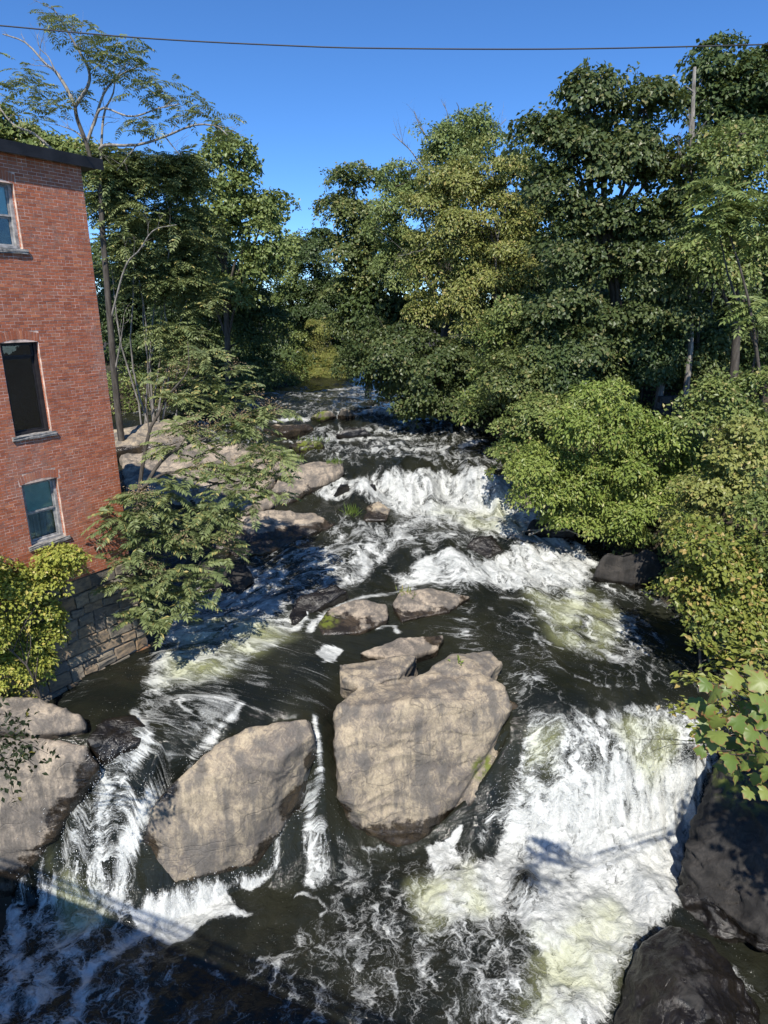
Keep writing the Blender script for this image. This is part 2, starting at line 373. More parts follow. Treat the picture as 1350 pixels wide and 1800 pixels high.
def area(pp, v, soft=.3, fld=None):
    f = foam if fld is None else fld; p = wpts(pp); k = near_box(p, 4*soft); X, Y = WX[k], WY[k]
    d = segd(np.concatenate([p, p[:1]]), X, Y); d = np.where(inside(p, X, Y), d, -d)
    f[k] = np.maximum(f[k], v*ss(-soft, soft, d))
# main fall and the boil below it
area([(925,1232),(975,1250),(1080,1240),(1200,1238),(1275,1290),(1255,1370),(1205,1400),(1000,1400),(900,1390),(915,1300)], .70, .15)
area([(890,1390),(1000,1330),(1100,1330),(1250,1330),(1235,1420),(1215,1500),(1190,1600),(1130,1640),(1090,1720),(1050,1830),(890,1830),(960,1700),(890,1610),(790,1640),(725,1590),(765,1535),(860,1505),(885,1440)], .96, .28)
area([(690,1560),(800,1500),(900,1540),(900,1660),(820,1700),(720,1660)], .62, .3)
area([(850,1640),(960,1640),(1000,1800),(850,1830),(800,1760)], .60, .35)
stroke([(905,1420),(860,1450),(840,1500)], .18, .7); area([(880,1340),(930,1330),(900,1450),(840,1470)], .42, .25); stroke([(600,1470),(640,1492),(700,1500),(740,1488)], .10, .55); stroke([(255,1585),(300,1592),(430,1556),(470,1540)], .10, .8)
area([(1080,1260),(1200,1255),(1190,1330),(1150,1400),(1100,1340)], .9, .2, milk)
area([(940,1640),(1080,1580),(1120,1650),(1000,1800),(920,1790)], .8, .4, milk)
area([(720,1560),(820,1520),(860,1600),(760,1640)], 1.0, .3, milk)
area([(930,1280),(990,1270),(980,1350),(920,1370)], .7, .2, milk)
# lower pool lace
area([(560,1500),(900,1480),(930,1830),(500,1830),(420,1700),(560,1600)], .46, .4)
area([(650,1540),(760,1640),(720,1780),(620,1760),(560,1640)], .52, .3)
stroke([(560,1590),(640,1640),(700,1720),(640,1800)], .10, .55); stroke([(700,1560),(690,1640),(740,1700),(780,1760)], .14, .6)
stroke([(800,1700),(720,1720),(640,1690)], .10, .55); stroke([(560,1700),(640,1690),(680,1600)], .08, .5)
area([(738,1484),(790,1470),(800,1512),(775,1540),(752,1515)], 1.15, .08); area([(782,1468),(812,1462),(806,1478),(790,1490)], 1.1, .05)
stroke([(1240,1690),(1290,1710),(1350,1770)], .25, .6)
# left corner foam, shaded swirl
area([(222,1600),(330,1590),(400,1562),(415,1600),(440,1612),(360,1625),(300,1660),(250,1640)], 1.15, .10)
area([(-50,1590),(230,1600),(300,1660),(270,1720),(270,1830),(-80,1830)], .52, .3)
stroke([(190,1590),(120,1650),(60,1760)], .5, .85); stroke([(250,1640),(170,1690),(110,1800)], .25, .9); stroke([(20,1600),(30,1700),(10,1800)], .3, .85)
area([(90,1560),(170,1560),(190,1630),(110,1640)], 1.0, .25, milk)
stroke([(300,1680),(380,1700),(440,1760)], .08, .5); area([(260,1690),(420,1720),(460,1830),(260,1830)], .42, .3)
# left fall
stroke([(235,1255),(262,1285),(250,1310),(205,1335),(190,1400),(178,1500),(185,1590)], .24, .82)
stroke([(185,1360),(182,1440),(175,1560)], .24, .85)
stroke([(410,1265),(340,1330),(300,1358)], .13, .66); stroke([(300,1358),(285,1365),(245,1430),(215,1500),(203,1590)], .24, .95)
area([(115,1410),(165,1345),(260,1385),(225,1590),(90,1590)], .56, .12)
stroke([(110,1420),(92,1480),(75,1540),(62,1590)], .06, .95); stroke([(45,1500),(40,1590)], .12, .6)
area([(60,1560),(230,1560),(240,1620),(40,1640)], .75, .15)
# cascade between the two big boulders
stroke([(562,1262),(566,1310),(570,1350),(556,1395),(545,1440)], .13, .86); stroke([(545,1440),(548,1480),(545,1550)], .24, .82); area([(530,1430),(588,1445),(580,1560),(528,1560)], .62, .15)
stroke([(545,1385),(510,1405),(495,1440),(485,1490),(478,1530)], .12, .84); stroke([(478,1530),(450,1552),(430,1565)], .1, 1.05)
stroke([(520,1572),(550,1570),(568,1590),(555,1605)], .07, .95); stroke([(600,1490),(650,1496),(720,1488)], .05, .6)
# left channel under the mill
area([(300,1055),(440,1000),(500,1000),(530,1085),(520,1120),(430,1180),(290,1225),(240,1240),(270,1150)], .70, .4)
area([(330,1090),(500,1090),(520,1115),(380,1190),(280,1200)], .95, .5, milk)
stroke([(440,1000),(420,1040),(370,1080),(320,1090)], .35, .85); stroke([(500,1000),(470,1060),(430,1090)], .35, .82)
stroke([(525,1098),(470,1115),(410,1135),(330,1170),(285,1200)], .30, .80); stroke([(300,1100),(290,1150),(265,1200)], .3, .72)
area([(240,1230),(420,1180),(420,1260),(330,1330),(220,1330)], .54, .4)
stroke([(420,1240),(400,1262),(340,1320)], .10, .85); stroke([(300,1220),(270,1260),(290,1300)], .12, .55); stroke([(380,1210),(340,1250),(290,1320)], .08, .55)
area([(430,1130),(600,1130),(590,1260),(430,1260)], .34, .3)
area([(480,985),(640,930),(720,940),(640,1010),(560,1060),(500,1080)], .60, .4); area([(700,900),(860,905),(900,960),(720,975),(640,960)], .54, .5); area([(840,1060),(960,1080),(990,1200),(900,1200),(880,1120)], .42, .3)
area([(430,700),(640,690),(720,740),(470,745)], .38, .8)
stroke([(690,940),(640,960),(600,985),(500,1010)], .35, .62); stroke([(650,950),(640,1000),(620,1020),(560,1050),(530,1090)], .28, .9)
stroke([(720,1035),(640,1052),(580,1075),(545,1105)], .20, .95); stroke([(560,985),(490,1040),(470,1090)], .25, .7)
area([(565,1135),(600,1138),(590,1155),(575,1165),(560,1150)], 1.15, .06); stroke([(570,1168),(590,1162)], .08, 1.1)
stroke([(660,1105),(690,1098),(700,1110)], .15, .8)
# middle cascade
area([(690,1010),(740,985),(800,965),(840,985),(900,960),(960,960),(1030,960),(1040,1020),(960,1040),(840,1030),(760,1030),(690,1030)], .84, .35)
stroke([(640,930),(690,945),(660,985)], .3, .75); stroke([(880,900),(960,930),(1010,975),(1010,1040),(1000,1090)], .8, .82)
stroke([(930,930),(985,960),(1040,990)], .6, .85)
area([(920,1030),(1040,1030),(1120,1085),(1160,1150),(1100,1185),(1000,1150),(940,1100)], .60, .4); area([(930,1040),(1040,1040),(1090,1090),(1060,1150),(980,1130)], .95, .5, milk)
stroke([(930,1095),(975,1170),(1050,1205),(1120,1215)], .07, .72); stroke([(1120,1085),(1165,1130),(1140,1200)], .12, .6)
area([(1000,1150),(1180,1120),(1190,1210),(1050,1230)], .38, .3); stroke([(880,1052),(930,1055),(940,1065)], .10, .95); stroke([(1060,1030),(1085,1040)], .10, .9)
area([(860,1180),(960,1190),(960,1240),(900,1230)], .32, .2); area([(1150,1020),(1175,985),(1200,1010)], .7, .25)
# upper fall and its pool
area([(545,862),(600,842),(680,838),(780,828),(900,838),(915,880),(890,905),(780,905),(690,900),(640,880),(560,875)], .80, .4)
area([(680,895),(780,880),(910,875),(940,910),(1030,960),(960,985),(850,935),(760,925)], .74, .6); area([(740,895),(880,895),(960,950),(860,930)], .7, .6, milk)
stroke([(760,895),(720,925),(690,955),(640,1000)], .5, .72); stroke([(690,850),(730,880),(790,900),(860,925),(930,960)], .7, .8); stroke([(680,850),(720,880),(760,890)], .5, 1.0); stroke([(780,860),(800,885),(860,895)], .6, 1.0); stroke([(880,850),(905,875)], .4, .9); stroke([(560,868),(600,875),(650,880)], .3, .8)
stroke([(1000,1000),(1040,985)], .3, .7)
# upper rapids
stroke([(640,790),(720,788),(800,785),(850,775)], .5, .74); stroke([(700,800),(780,812),(860,810)], .6, .6); stroke([(560,775),(640,770),(745,768)], .5, .78)
stroke([(500,772),(560,772),(600,765)], .3, .72); stroke([(590,762),(620,752),(690,755)], .5, .74); stroke([(690,752),(740,750)], .5, .7); stroke([(735,768),(770,770)], .4, .6)
stroke([(480,738),(540,735)], .35, .85); stroke([(550,735),(590,727)], .3, .7); stroke([(625,727),(660,722),(690,728)], .5, .85); stroke([(440,692),(490,692)], .5, .85)
stroke([(540,690),(600,684),(640,680)], .4, .8); stroke([(560,705),(640,700)], .5, .35); area([(480,750),(850,745),(850,815),(560,815)], .50, .6)
stroke([(750,760),(810,758)], .3, .5)
area([(560,915),(700,915),(690,960),(560,975)], .54, .5)
# steep water is white
dzdy = np.gradient(W0, axis=0)/np.gradient(GY, axis=0)
steep = blur(np.clip(np.abs(dzdy), 0, 4), 2)
foam = np.maximum(foam, .70*ss(.45, 1.0, steep)*(GY > 19.5))
run = .34*ss(14.5, 16, GY)*ss(58, 50, GY)*(.6+.8*ss(-.2, .3, fbm(np.stack([GX*.45, GY*.3, 0*GX+4], -1), 3, 91)))
foam = np.maximum(foam, run)
_r = hit(922, 1565); veil = np.exp(-((GX-_r[0])/.34)**2-((GY-_r[1])/.55)**2); foam = foam*(1-.62*veil)      # drowned rock showing dark through the boil
foam = blur(foam, 1); milk = blur(milk, 2)
# flow coordinates: across-current coordinate carried down the river, along-current arc length
slope = .75*ss(1.0, -2.5, GX)*ss(27, 23, GY)*ss(13.5, 16, GY) - .30*ss(0, 3, GX)*ss(30, 27, GY)*ss(15.5, 18, GY)
U = np.zeros((NR, NC)); U[0] = GX[0]; S = np.zeros((NR, NC))
for r in range(1, NR):
    dy = gy[r-1]-gy[r]; x0 = GX[r]+slope[r]*dy
    U[r] = np.interp(x0, GX[r-1], U[r-1])
    S[r] = np.interp(x0, GX[r-1], S[r-1])+np.hypot(dy*np.sqrt(1+slope[r]**2), np.clip(W0[r-1]-W0[r], -1, 1))
fl = np.stack([U, S, 0*U], -1)
U0, S0 = U, S; pw_ = ss(1.6, .2, W0)*ss(15.2, 13.2, GY)
def two(kx, ky, oc, sd):                           # ripples along the current, plain chop in the lower pool
    a = fbm(np.stack([U0*kx, S0*ky, 0*U0+sd], -1), oc, sd); c = fbm(np.stack([GX*ky*1.5, GY*ky*1.5, 0*GX+sd], -1), oc, sd+40); return a+(c-a)*pw_
lump = two(1.1, .7, 4, 21); lump2 = two(3.6, 2.0, 4, 22); rill = fbm(np.stack([U0*5.5, S0*.55, 0*U0+7], -1), 3, 23)
fs = np.clip(foam, 0, 1)
Z = W0+(.09+.18*fs)*lump+(.045+.05*fs)*lump2*(1-.6*ss(.8, 2, steep))+.03*fbm(np.stack([GX*.7, GY*.7, 0*GX], -1), 3, 5)
Z = Z+.45*veil
Yd = GY-np.clip(steep, 0, 1.5)*(.10*rill+.05*lump2)
# the bed drops away under the two dry boulders in the middle, where no water shows
for pp in ([(600,1250),(720,1250),(880,1230),(890,1330),(850,1420),(700,1470),(620,1430),(600,1330)], [(420,1310),(530,1290),(525,1350),(480,1440),(420,1520),(310,1560),(265,1530),(300,1400)]):
    p = np.array([at_z(a, c, 3.6 if c < 1320 else (1.8 if c < 1420 else .3))[:2] for a, c in pp]); d = segd(np.concatenate([p, p[:1]]), GX, GY)
    Z = Z-2.2*ss(-.1, .5, np.where(inside(p, GX, GY), d, -d))
idx = np.arange(NR*NC).reshape(NR, NC)
WF = np.stack([idx[:-1, :-1], idx[1:, :-1], idx[1:, 1:], idx[:-1, 1:]], -1).reshape(-1, 4)
river = obj_np('river_water', np.stack([GX, Yd, Z], -1).reshape(-1, 3), WF, M['water'], smooth=True,
               attrs={'foam': foam.ravel(), 'milk': milk.ravel(), 'flow': fl.reshape(-1, 3), 'steep': ss(.6, 1.6, steep).ravel(), 'pool': pw_.ravel()})
tag(river, 'rushing river with white rapids and waterfalls over dark water', kind='structure')

# ------------------------------------------------------------------ ground: river bed and wooded banks
_ry = np.array([5, 9, 12, 15, 18, 20, 23, 26, 29, 33, 37, 44, 52, 60, 75, 700.])
_rx = np.array([8.5, 8.8, 9.0, 9.0, 9.4, 9.6, 9.2, 8.4, 6.6, 7.6, 4.0, 2.2, 1.6, 2.0, 8.0, 8.0])
_lx = np.array([-7.5, -7.8, -8.0, -8.0, -7.6, -8.5, -9.5, -11, -12.5, -14.5, -15.5, -10.5, -6.5, -5.0, -3.0, -3.0])
def ground_z(x, y):
    x = np.asarray(x, float); y = np.asarray(y, float)
    w = level(np.stack([np.clip(x, -60, 60), np.clip(y, 5, 70)], -1)).reshape(x.shape)
    dr = x-np.interp(y, _ry, _rx); dl = np.interp(y, _ry, _lx)-x
    far = ss(60, 70, y)*2
    rise_r = np.clip(-.7+dr*.85, -1.2, 2.6)+np.clip(dr-4, 0, 8)*.22
    rise_l = np.clip(-.7+dl*.6, -1.2, 1.2)
    rise = np.maximum(np.maximum(rise_r, rise_l), np.where(y > 62, .8*ss(62, 66, y), -5))
    return np.clip(w, 0, 7.9)+np.where(np.minimum(-dr, -dl) > .8, np.maximum(rise, -1.3), rise)
ty = np.concatenate([np.linspace(2, 70, 170), np.geomspace(73, 900, 30)]); tx = np.concatenate([-np.geomspace(900, 42, 24), np.linspace(-40, 40, 160), np.geomspace(42, 900, 24)])
TX, TY = np.meshgrid(tx, ty); TZ = ground_z(TX, TY)+.18*fbm(np.stack([TX*.6, TY*.6, 0*TX], -1), 4, 31)
ii = np.arange(TX.size).reshape(TX.shape)
TF = np.stack([ii[:-1, :-1], ii[:-1, 1:], ii[1:, 1:], ii[1:, :-1]], -1).reshape(-1, 4)
ground = obj_np('ground', np.stack([TX, TY, TZ], -1).reshape(-1, 3), TF, M['soil'], smooth=True)
tag(ground, 'dark wooded soil of the river banks and bed', kind='structure')

# ------------------------------------------------------------------ boulders and ledges
def rock(name, label, hulls, mat='rock', vox=.07, amp=.12, smooth=5, wet=None, zwet=None, moss=(), group=None, back=(.0, .5, -1.1), strata=.05, cat='boulder', wh=.42):
    bm = bmesh.new()
    for h in hulls:
        P = np.array([at_z(a, c, z) for a, c, z in h]); c0 = P.mean(0)
        Q = P+np.array(back)+(P-c0)*np.array([.05, .05, 0])
        vs_ = [bm.verts.new(p) for p in np.concatenate([P, Q])]
        r = bmesh.ops.convex_hull(bm, input=vs_)
        bmesh.ops.delete(bm, geom=[v for v in r['geom_interior'] if isinstance(v, bmesh.types.BMVert)], context='VERTS')
    me = bpy.data.meshes.new('tmp'); bm.to_mesh(me); bm.free()
    o = bpy.data.objects.new('tmp', me); COL.objects.link(o)
    md = o.modifiers.new('r', 'REMESH'); md.mode = 'VOXEL'; md.voxel_size = vox
    md = o.modifiers.new('s', 'SMOOTH'); md.iterations = smooth; md.factor = .5
    dg = bpy.context.evaluated_depsgraph_get(); dg.update()
    m2 = bpy.data.meshes.new_from_object(o.evaluated_get(dg)); bpy.data.objects.remove(o)
    n = len(m2.vertices); V = np.empty(n*3, np.float32); m2.vertices.foreach_get('co', V); V = V.reshape(-1, 3).astype(float)
    Nn = np.empty(n*3, np.float32); m2.vertices.foreach_get('normal', Nn); Nn = Nn.reshape(-1, 3)
    q = V+.35*np.stack([fbm(V*.8, 2, 1), fbm(V*.8+9, 2, 2), fbm(V*.8+5, 2, 3)], -1)
    d = amp*(fbm(q*.9, 3, 41)+.45*fbm(q*2.6, 4, 42)) + strata*(.5-np.abs(noise3(np.stack([q[:, 0]*.7+q[:, 2]*1.4, q[:, 1]*1.2, q[:, 2]*1.6-q[:, 0]*.5], -1)*1.5, 44)))
    d = d+amp*.10*fbm(q*9, 3, 45)
    hb = (q[:, 2]*.9+q[:, 1]*.45-q[:, 0]*.28)/.55+.7*noise3(q*.6, 51); st_ = hb-np.floor(hb)     # bedding steps
    d = d+strata*.6*(ss(0, .8, st_)-ss(.8, 1, st_)-.35)*np.clip(Nn[:, 2]+.35, 0, 1)*ss(-.3, .4, noise3(q*.8+11, 52))
    cv = np.abs(noise3(np.stack([q[:, 0]*.6, q[:, 1]*.9, q[:, 2]*1.4], -1)*.9+4, 53)); d = d-strata*.6*(1-ss(0, .03, cv))
    V2 = V+Nn*d[:, None]
    m2.vertices.foreach_set('co', V2.astype(np.float32).ravel())
    lv = level(V2[:, :2]) if zwet is None else np.full(n, zwet)
    wt = 1-ss(.0, wh, V2[:, 2]-lv)
    for (a, c, z, r) in (wet or ()):
        wt = np.maximum(wt, 1-ss(r*.25, r*1.1, np.linalg.norm(V2-at_z(a, c, z), axis=1)))
    mo = np.zeros(n)
    for (a, c, z, r) in moss: mo = np.maximum(mo, 1-ss(r*.5, r, np.linalg.norm(V2-at_z(a, c, z), axis=1)))
    for an, av in (('wet', wt), ('moss', mo)):
        at = m2.attributes.new(an, 'FLOAT', 'POINT'); at.data.foreach_set('value', av.astype(np.float32))
    m2.polygons.foreach_set('use_smooth', np.ones(len(m2.polygons), bool)); m2.name = name; m2.update()
    m2.materials.clear()
    o = link(name, m2, M[mat]); tag(o, label, cat, group); return o

rock('boulder', 'broad tan boulder streaked grey between the small cascade and the main waterfall',
     [[(592,1245,3.72),(720,1235,3.85),(880,1205,3.75),(896,1238,3.4),(588,1300,3.1),(600,1390,1.9),(640,1455,.6),(695,1490,0),(735,1478,.05),(805,1400,1.0),(852,1330,2.0),(882,1270,2.9),(640,1200,3.7),(840,1175,3.75)],
      [(885,1225,3.2),(930,1250,2.85),(928,1320,1.95),(908,1400,.75),(865,1470,-.05),(800,1486,-.1),(852,1350,1.45),(800,1430,.45),(870,1280,2.5)],
      [(585,1300,2.7),(566,1330,2.3),(572,1400,1.3),(600,1470,.1),(640,1495,-.05),(640,1440,.5),(600,1380,1.7)],
      [(598,1168,3.85),(660,1160,3.95),(735,1150,4.0),(700,1190,3.95),(600,1195,3.9),(640,1205,3.8)],
      [(720,1195,3.9),(800,1150,4.02),(862,1142,4.0),(885,1165,3.85),(850,1195,3.8),(740,1225,3.85)]],
     vox=.045, amp=.10, smooth=4, zwet=.12, wet=[(955,1300,2.3,1.75),(930,1395,1.0,1.9),(875,1475,.1,1.8),(800,1540,-.3,1.3),(935,1245,3.1,1.1),(555,1330,2.5,.9),(560,1440,.9,1.3),(610,1500,.0,1.2)], moss=[(850,1350,1.7,.5)], back=(0, .7, -1.4), wh=1.1, strata=.06)
rock('boulder', 'rounded tan boulder with a lengthwise crack left of the small cascade',
     [[(432,1282,3.7),(500,1272,3.78),(541,1262,3.8),(549,1295,3.5),(385,1310,3.5),(300,1380,2.8),(268,1420,2.3),(240,1530,.5),(248,1568,0),(300,1585,-.05),(350,1572,0),(440,1538,.05),(485,1470,.8),(528,1400,1.8),(546,1330,2.8),(420,1350,3.2),(500,1330,3.35)]],
     vox=.045, amp=.09, smooth=5, zwet=.05, wet=[(250,1470,1.3,1.0),(240,1560,.2,1.2),(490,1510,.4,1.0),(535,1420,1.6,.9),(558,1340,2.7,.6),(290,1375,2.8,.6)], back=(0, .8, -1.4), wh=.9, strata=.035)
rock('ledge', 'sloping tan ledge at the left edge below the lime shrub',
     [[(60,1225,4.5),(140,1255,4.1),(150,1280,3.8),(60,1290,3.9),(-60,1260,4.5),(-80,1225,4.8)],
      [(0,1300,3.9),(60,1295,3.9),(150,1310,3.7),(172,1345,3.3),(120,1420,2.2),(95,1470,1.5),(60,1530,.6),(0,1585,0),(-100,1600,0),(-120,1320,3.9)]], 'rock_grey',
     vox=.06, amp=.12, zwet=.5, wet=[(200,1385,2.6,1.5),(160,1460,1.6,1.6),(100,1570,.2,1.8),(195,1330,3.3,.9)], back=(-.3, .8, -1.4), cat='rock ledge', wh=.9, strata=.04)
rock('boulder', 'dark wet hump of rock under thin water beside the foundation wall',
     [[(150,1300,3.75),(180,1262,3.9),(235,1255,3.75),(268,1290,3.45),(240,1312,3.35),(180,1340,3.2)]], 'rock_dark', .06, .06, zwet=5, back=(0, .4, -1))
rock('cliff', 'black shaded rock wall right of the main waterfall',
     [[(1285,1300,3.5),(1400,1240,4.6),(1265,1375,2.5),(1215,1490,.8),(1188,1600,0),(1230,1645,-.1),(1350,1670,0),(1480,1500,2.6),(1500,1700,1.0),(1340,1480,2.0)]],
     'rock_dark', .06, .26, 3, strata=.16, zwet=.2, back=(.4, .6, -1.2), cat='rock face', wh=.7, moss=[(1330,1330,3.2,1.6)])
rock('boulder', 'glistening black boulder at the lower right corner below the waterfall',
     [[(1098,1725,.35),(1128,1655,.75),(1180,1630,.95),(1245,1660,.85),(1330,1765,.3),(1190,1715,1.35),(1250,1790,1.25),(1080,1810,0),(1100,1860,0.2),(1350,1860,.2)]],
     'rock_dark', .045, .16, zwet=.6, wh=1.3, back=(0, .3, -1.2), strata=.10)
rock('slab', 'mossy grey slab above the broad boulder, left half of the low reef',
     [[(557,1100,3.75),(575,1070,4.0),(625,1055,4.12),(680,1062,4.0),(680,1090,3.85),(630,1112,3.72),(568,1116,3.66)]], 'rock_grey', .05, .08, moss=[(575,1085,4.0,.5)], cat='rock slab')
rock('slab', 'tan and black slab with grass tuft, right half of the low reef',
     [[(690,1062,3.9),(705,1042,4.1),(760,1033,4.15),(828,1048,3.8),(790,1075,3.72),(705,1092,3.72)]], 'rock_grey', .05, .08, wet=[(690,1075,3.9,.5)], cat='rock slab')
rock('slab', 'thin grey slab just upstream of the broad boulder',
     [[(632,1148,3.64),(700,1122,3.82),(780,1115,3.78),(768,1140,3.62),(700,1160,3.56)]], 'rock_grey', .05, .07, wet=[(760,1130,3.6,.5)], cat='rock slab')
rock('boulder', 'long dark wet boulder splitting the rapids above the mossy slab',
     [[(505,1080,3.95),(522,1050,4.25),(590,1025,4.5),(612,1040,4.25),(560,1070,3.98),(515,1097,3.78)]], 'rock_dark', .06, .09, zwet=9)
rock('boulder', 'pale round boulder by the grass tuft below the upper fall',
     [[(635,908,4.95),(645,888,5.3),(665,882,5.42),(686,895,5.2),(680,914,4.92),(640,915,4.9)]], 'rock', .05, .07, wet=[(610,900,5.0,.3)])
rock('boulder', 'low black rock left of the pale round boulder',
     [[(585,905,5.0),(600,890,5.2),(632,890,5.15),(630,912,4.9)]], 'rock_dark', .06, .07, zwet=9)
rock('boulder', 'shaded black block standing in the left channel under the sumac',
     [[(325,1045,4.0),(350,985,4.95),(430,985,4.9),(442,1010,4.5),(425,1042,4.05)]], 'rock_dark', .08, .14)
rock('ledge', 'low ledge with dappled top in front of the left rock shelf',
     [[(375,960,4.7),(400,912,5.3),(470,897,5.5),(560,905,5.2),(592,918,4.95),(540,938,4.75),(480,968,4.55),(420,978,4.55)]], 'rock_grey', .08, .16, zwet=4.85, cat='rock ledge', strata=.10)
rock('ledge', 'smooth grey ledge beside the upper waterfall',
     [[(470,880,5.3),(490,832,6.15),(560,808,6.55),(600,813,6.5),(604,826,6.2),(560,852,5.7),(500,888,5.15)]], 'rock_grey', .08, .12, cat='rock ledge', strata=.1)
rock('ledge', 'wide tan rock shelf behind the sumac branches',
     [[(225,880,5.4),(215,800,6.6),(300,775,7.0),(480,785,6.9),(530,800,6.7),(500,832,6.1),(420,890,5.2),(300,900,5.0)],
      [(380,880,5.5),(430,850,6.0),(490,880,5.4),(430,905,5.1)]], 'rock_grey', .10, .22, cat='rock ledge', strata=.16, zwet=4.9)
rock('ledge', 'sunlit pale rock shelf nearest the brick wall',
     [[(200,792,6.9),(200,755,7.45),(280,742,7.7),(335,735,7.8),(345,765,7.25),(300,780,7.0)]], 'rock', .10, .15, cat='rock ledge', strata=.12, zwet=6.8)
rock('slab', 'flat tan slab in the upper river near the small riffle',
     [[(462,752,7.25),(480,745,7.45),(545,744,7.42),(552,752,7.25),(500,760,7.2)]], 'rock', .08, .08, zwet=7.2, cat='rock slab')
rock('boulder', 'mossy boulder at the riffle, left of a tan one', [[(545,735,7.5),(560,724,7.95),(580,722,8.0),(592,733,7.5),(565,740,7.4)]], 'rock_grey', .08, .12, zwet=7.4, moss=[(560,728,7.8,.8)])
rock('boulder', 'tan boulder in the middle of the far riffle', [[(592,730,7.6),(600,718,8.1),(616,719,8.05),(624,730,7.6),(605,735,7.45)]], 'rock', .08, .12, zwet=7.45)
rock('boulder', 'weedy low rock downstream of the flat tan slab', [[(505,783,6.75),(525,772,7.05),(565,773,7.0),(572,782,6.75),(530,790,6.65)]], 'rock_grey', .08, .1, moss=[(545,776,7.0,1.0)], zwet=6.7)
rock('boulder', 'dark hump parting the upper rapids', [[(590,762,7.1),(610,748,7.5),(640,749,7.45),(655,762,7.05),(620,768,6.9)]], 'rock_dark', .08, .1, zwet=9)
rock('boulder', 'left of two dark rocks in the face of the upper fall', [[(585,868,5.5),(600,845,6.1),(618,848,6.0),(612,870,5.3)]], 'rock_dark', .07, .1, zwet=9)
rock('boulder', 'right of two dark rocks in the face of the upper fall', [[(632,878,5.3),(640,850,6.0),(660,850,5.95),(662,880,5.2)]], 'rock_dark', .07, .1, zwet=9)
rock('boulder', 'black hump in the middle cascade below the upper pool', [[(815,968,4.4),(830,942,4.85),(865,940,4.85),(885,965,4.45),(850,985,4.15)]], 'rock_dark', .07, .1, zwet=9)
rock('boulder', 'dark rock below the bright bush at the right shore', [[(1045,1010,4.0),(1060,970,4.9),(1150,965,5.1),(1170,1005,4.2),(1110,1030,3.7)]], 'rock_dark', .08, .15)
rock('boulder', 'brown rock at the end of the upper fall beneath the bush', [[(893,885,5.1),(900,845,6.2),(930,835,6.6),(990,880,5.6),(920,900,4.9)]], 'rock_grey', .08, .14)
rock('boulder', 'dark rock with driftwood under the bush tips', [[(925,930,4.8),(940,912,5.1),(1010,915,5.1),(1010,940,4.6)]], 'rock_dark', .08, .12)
# ------------------------------------------------------------------ brick mill on its stone foundation
BC = np.array([-7.42, 17.8]); BD = np.array([.5446, .8387]); BN = np.array([.8387, -.5446])
def bw(s, o, z):
    """wall coordinates (along the wall, out of the wall, height) -> world"""
    s, o, z = np.broadcast_arrays(np.asarray(s, float), np.asarray(o, float), np.asarray(z, float))
    return np.stack([BC[0]+BD[0]*s+BN[0]*o, BC[1]+BD[1]*s+BN[1]*o, z], -1)
def wbox(s0, s1, o0, o1, z0, z1):
    v = BOXV+.5; return bw(s0+(s1-s0)*v[:, 0], o0+(o1-o0)*v[:, 1], z0+(z1-z0)*v[:, 2])
# box corner order is mirrored by the wall frame, so flip the faces
WBF = BOXF[:, ::-1]
def mat_brick():
    m, nt, N, L, P = new_mat('old_brick'); b = NB(nt)
    g = b.n('ShaderNodeNewGeometry'); oi = b.n('ShaderNodeObjectInfo'); p = g.outputs['Position']
    r = b.math('FRACT', b.math('ADD', g.outputs['Random Per Island'], oi.outputs['Random']))
    big, _ = b.noise(b.vmul(p, (1, 1, .8)), .55, 5, .6); vert, _ = b.noise(b.vmul(p, (1.6, 1.6, .22)), 1.2, 4, .6)
    fine, _ = b.noise(p, 38, 5, .7); mid, _ = b.noise(p, 7, 5, .65)
    rp = b.n('ShaderNodeValToRGB'); L.new(r, rp.inputs[0]); e = rp.color_ramp.elements
    e[0].position = 0; e[0].color = (.34, .107, .055, 1); e[1].position = 1; e[1].color = (.57, .205, .098, 1)
    for po, c in ((.35, (.43, .137, .070)), (.62, (.49, .156, .078)), (.88, (.40, .16, .095))): x = e.new(po); x.color = (*c, 1)
    c = b.mix(b.math('MULTIPLY', b.ramp(vert, .54, .68), .5), rp.outputs[0], (.42, .125, .05))
    c = b.mix(b.math('MULTIPLY', b.ramp(b.math('ADD', big, b.math('MULTIPLY', b.math('SUBTRACT', mid, .5), .6)), .50, .66), .42), c, (.36, .22, .175))
    c = b.mix(b.math('MULTIPLY', b.ramp(mid, .52, .7), .30), c, (.13, .05, .038))
    c = b.mix(b.math('MULTIPLY', b.ramp(fine, .55, .75), .35), c, (.44, .27, .21))
    L.new(c, P.inputs['Base Color']); P.inputs['Roughness'].default_value = .88; P.inputs['Specular IOR Level'].default_value = .2
    L.new(b.bump(b.math('ADD', fine, b.math('MULTIPLY', mid, .6)), .6, .012), P.inputs['Normal']); return m
M['brick'] = mat_brick()
M['mortar'] = mat_plain('lime_mortar', (.58, .43, .35), .95, .45, 5.0)
M['granite_sill'] = mat_plain('granite', (.25, .235, .215), .85, .45, 14)
M['paint_grey'] = mat_plain('weathered_grey_paint', (.30, .29, .28), .7, .4, 9)
M['paint_dark'] = mat_plain('dark_frame_paint', (.022, .02, .022), .5, .3, 9)
M['roof_metal'] = mat_plain('black_roof_edge', (.014, .014, .016), .55, .3, 3)
M['room'] = mat_plain('dark_interior', (.03, .028, .026), .9, .3, 2)
M['blind'] = mat_plain('window_blind', (.36, .56, .52), .85, .12, 3)
M['curtain'] = mat_plain('curtain_cloth', (.42, .45, .44), .9, .2, 3)
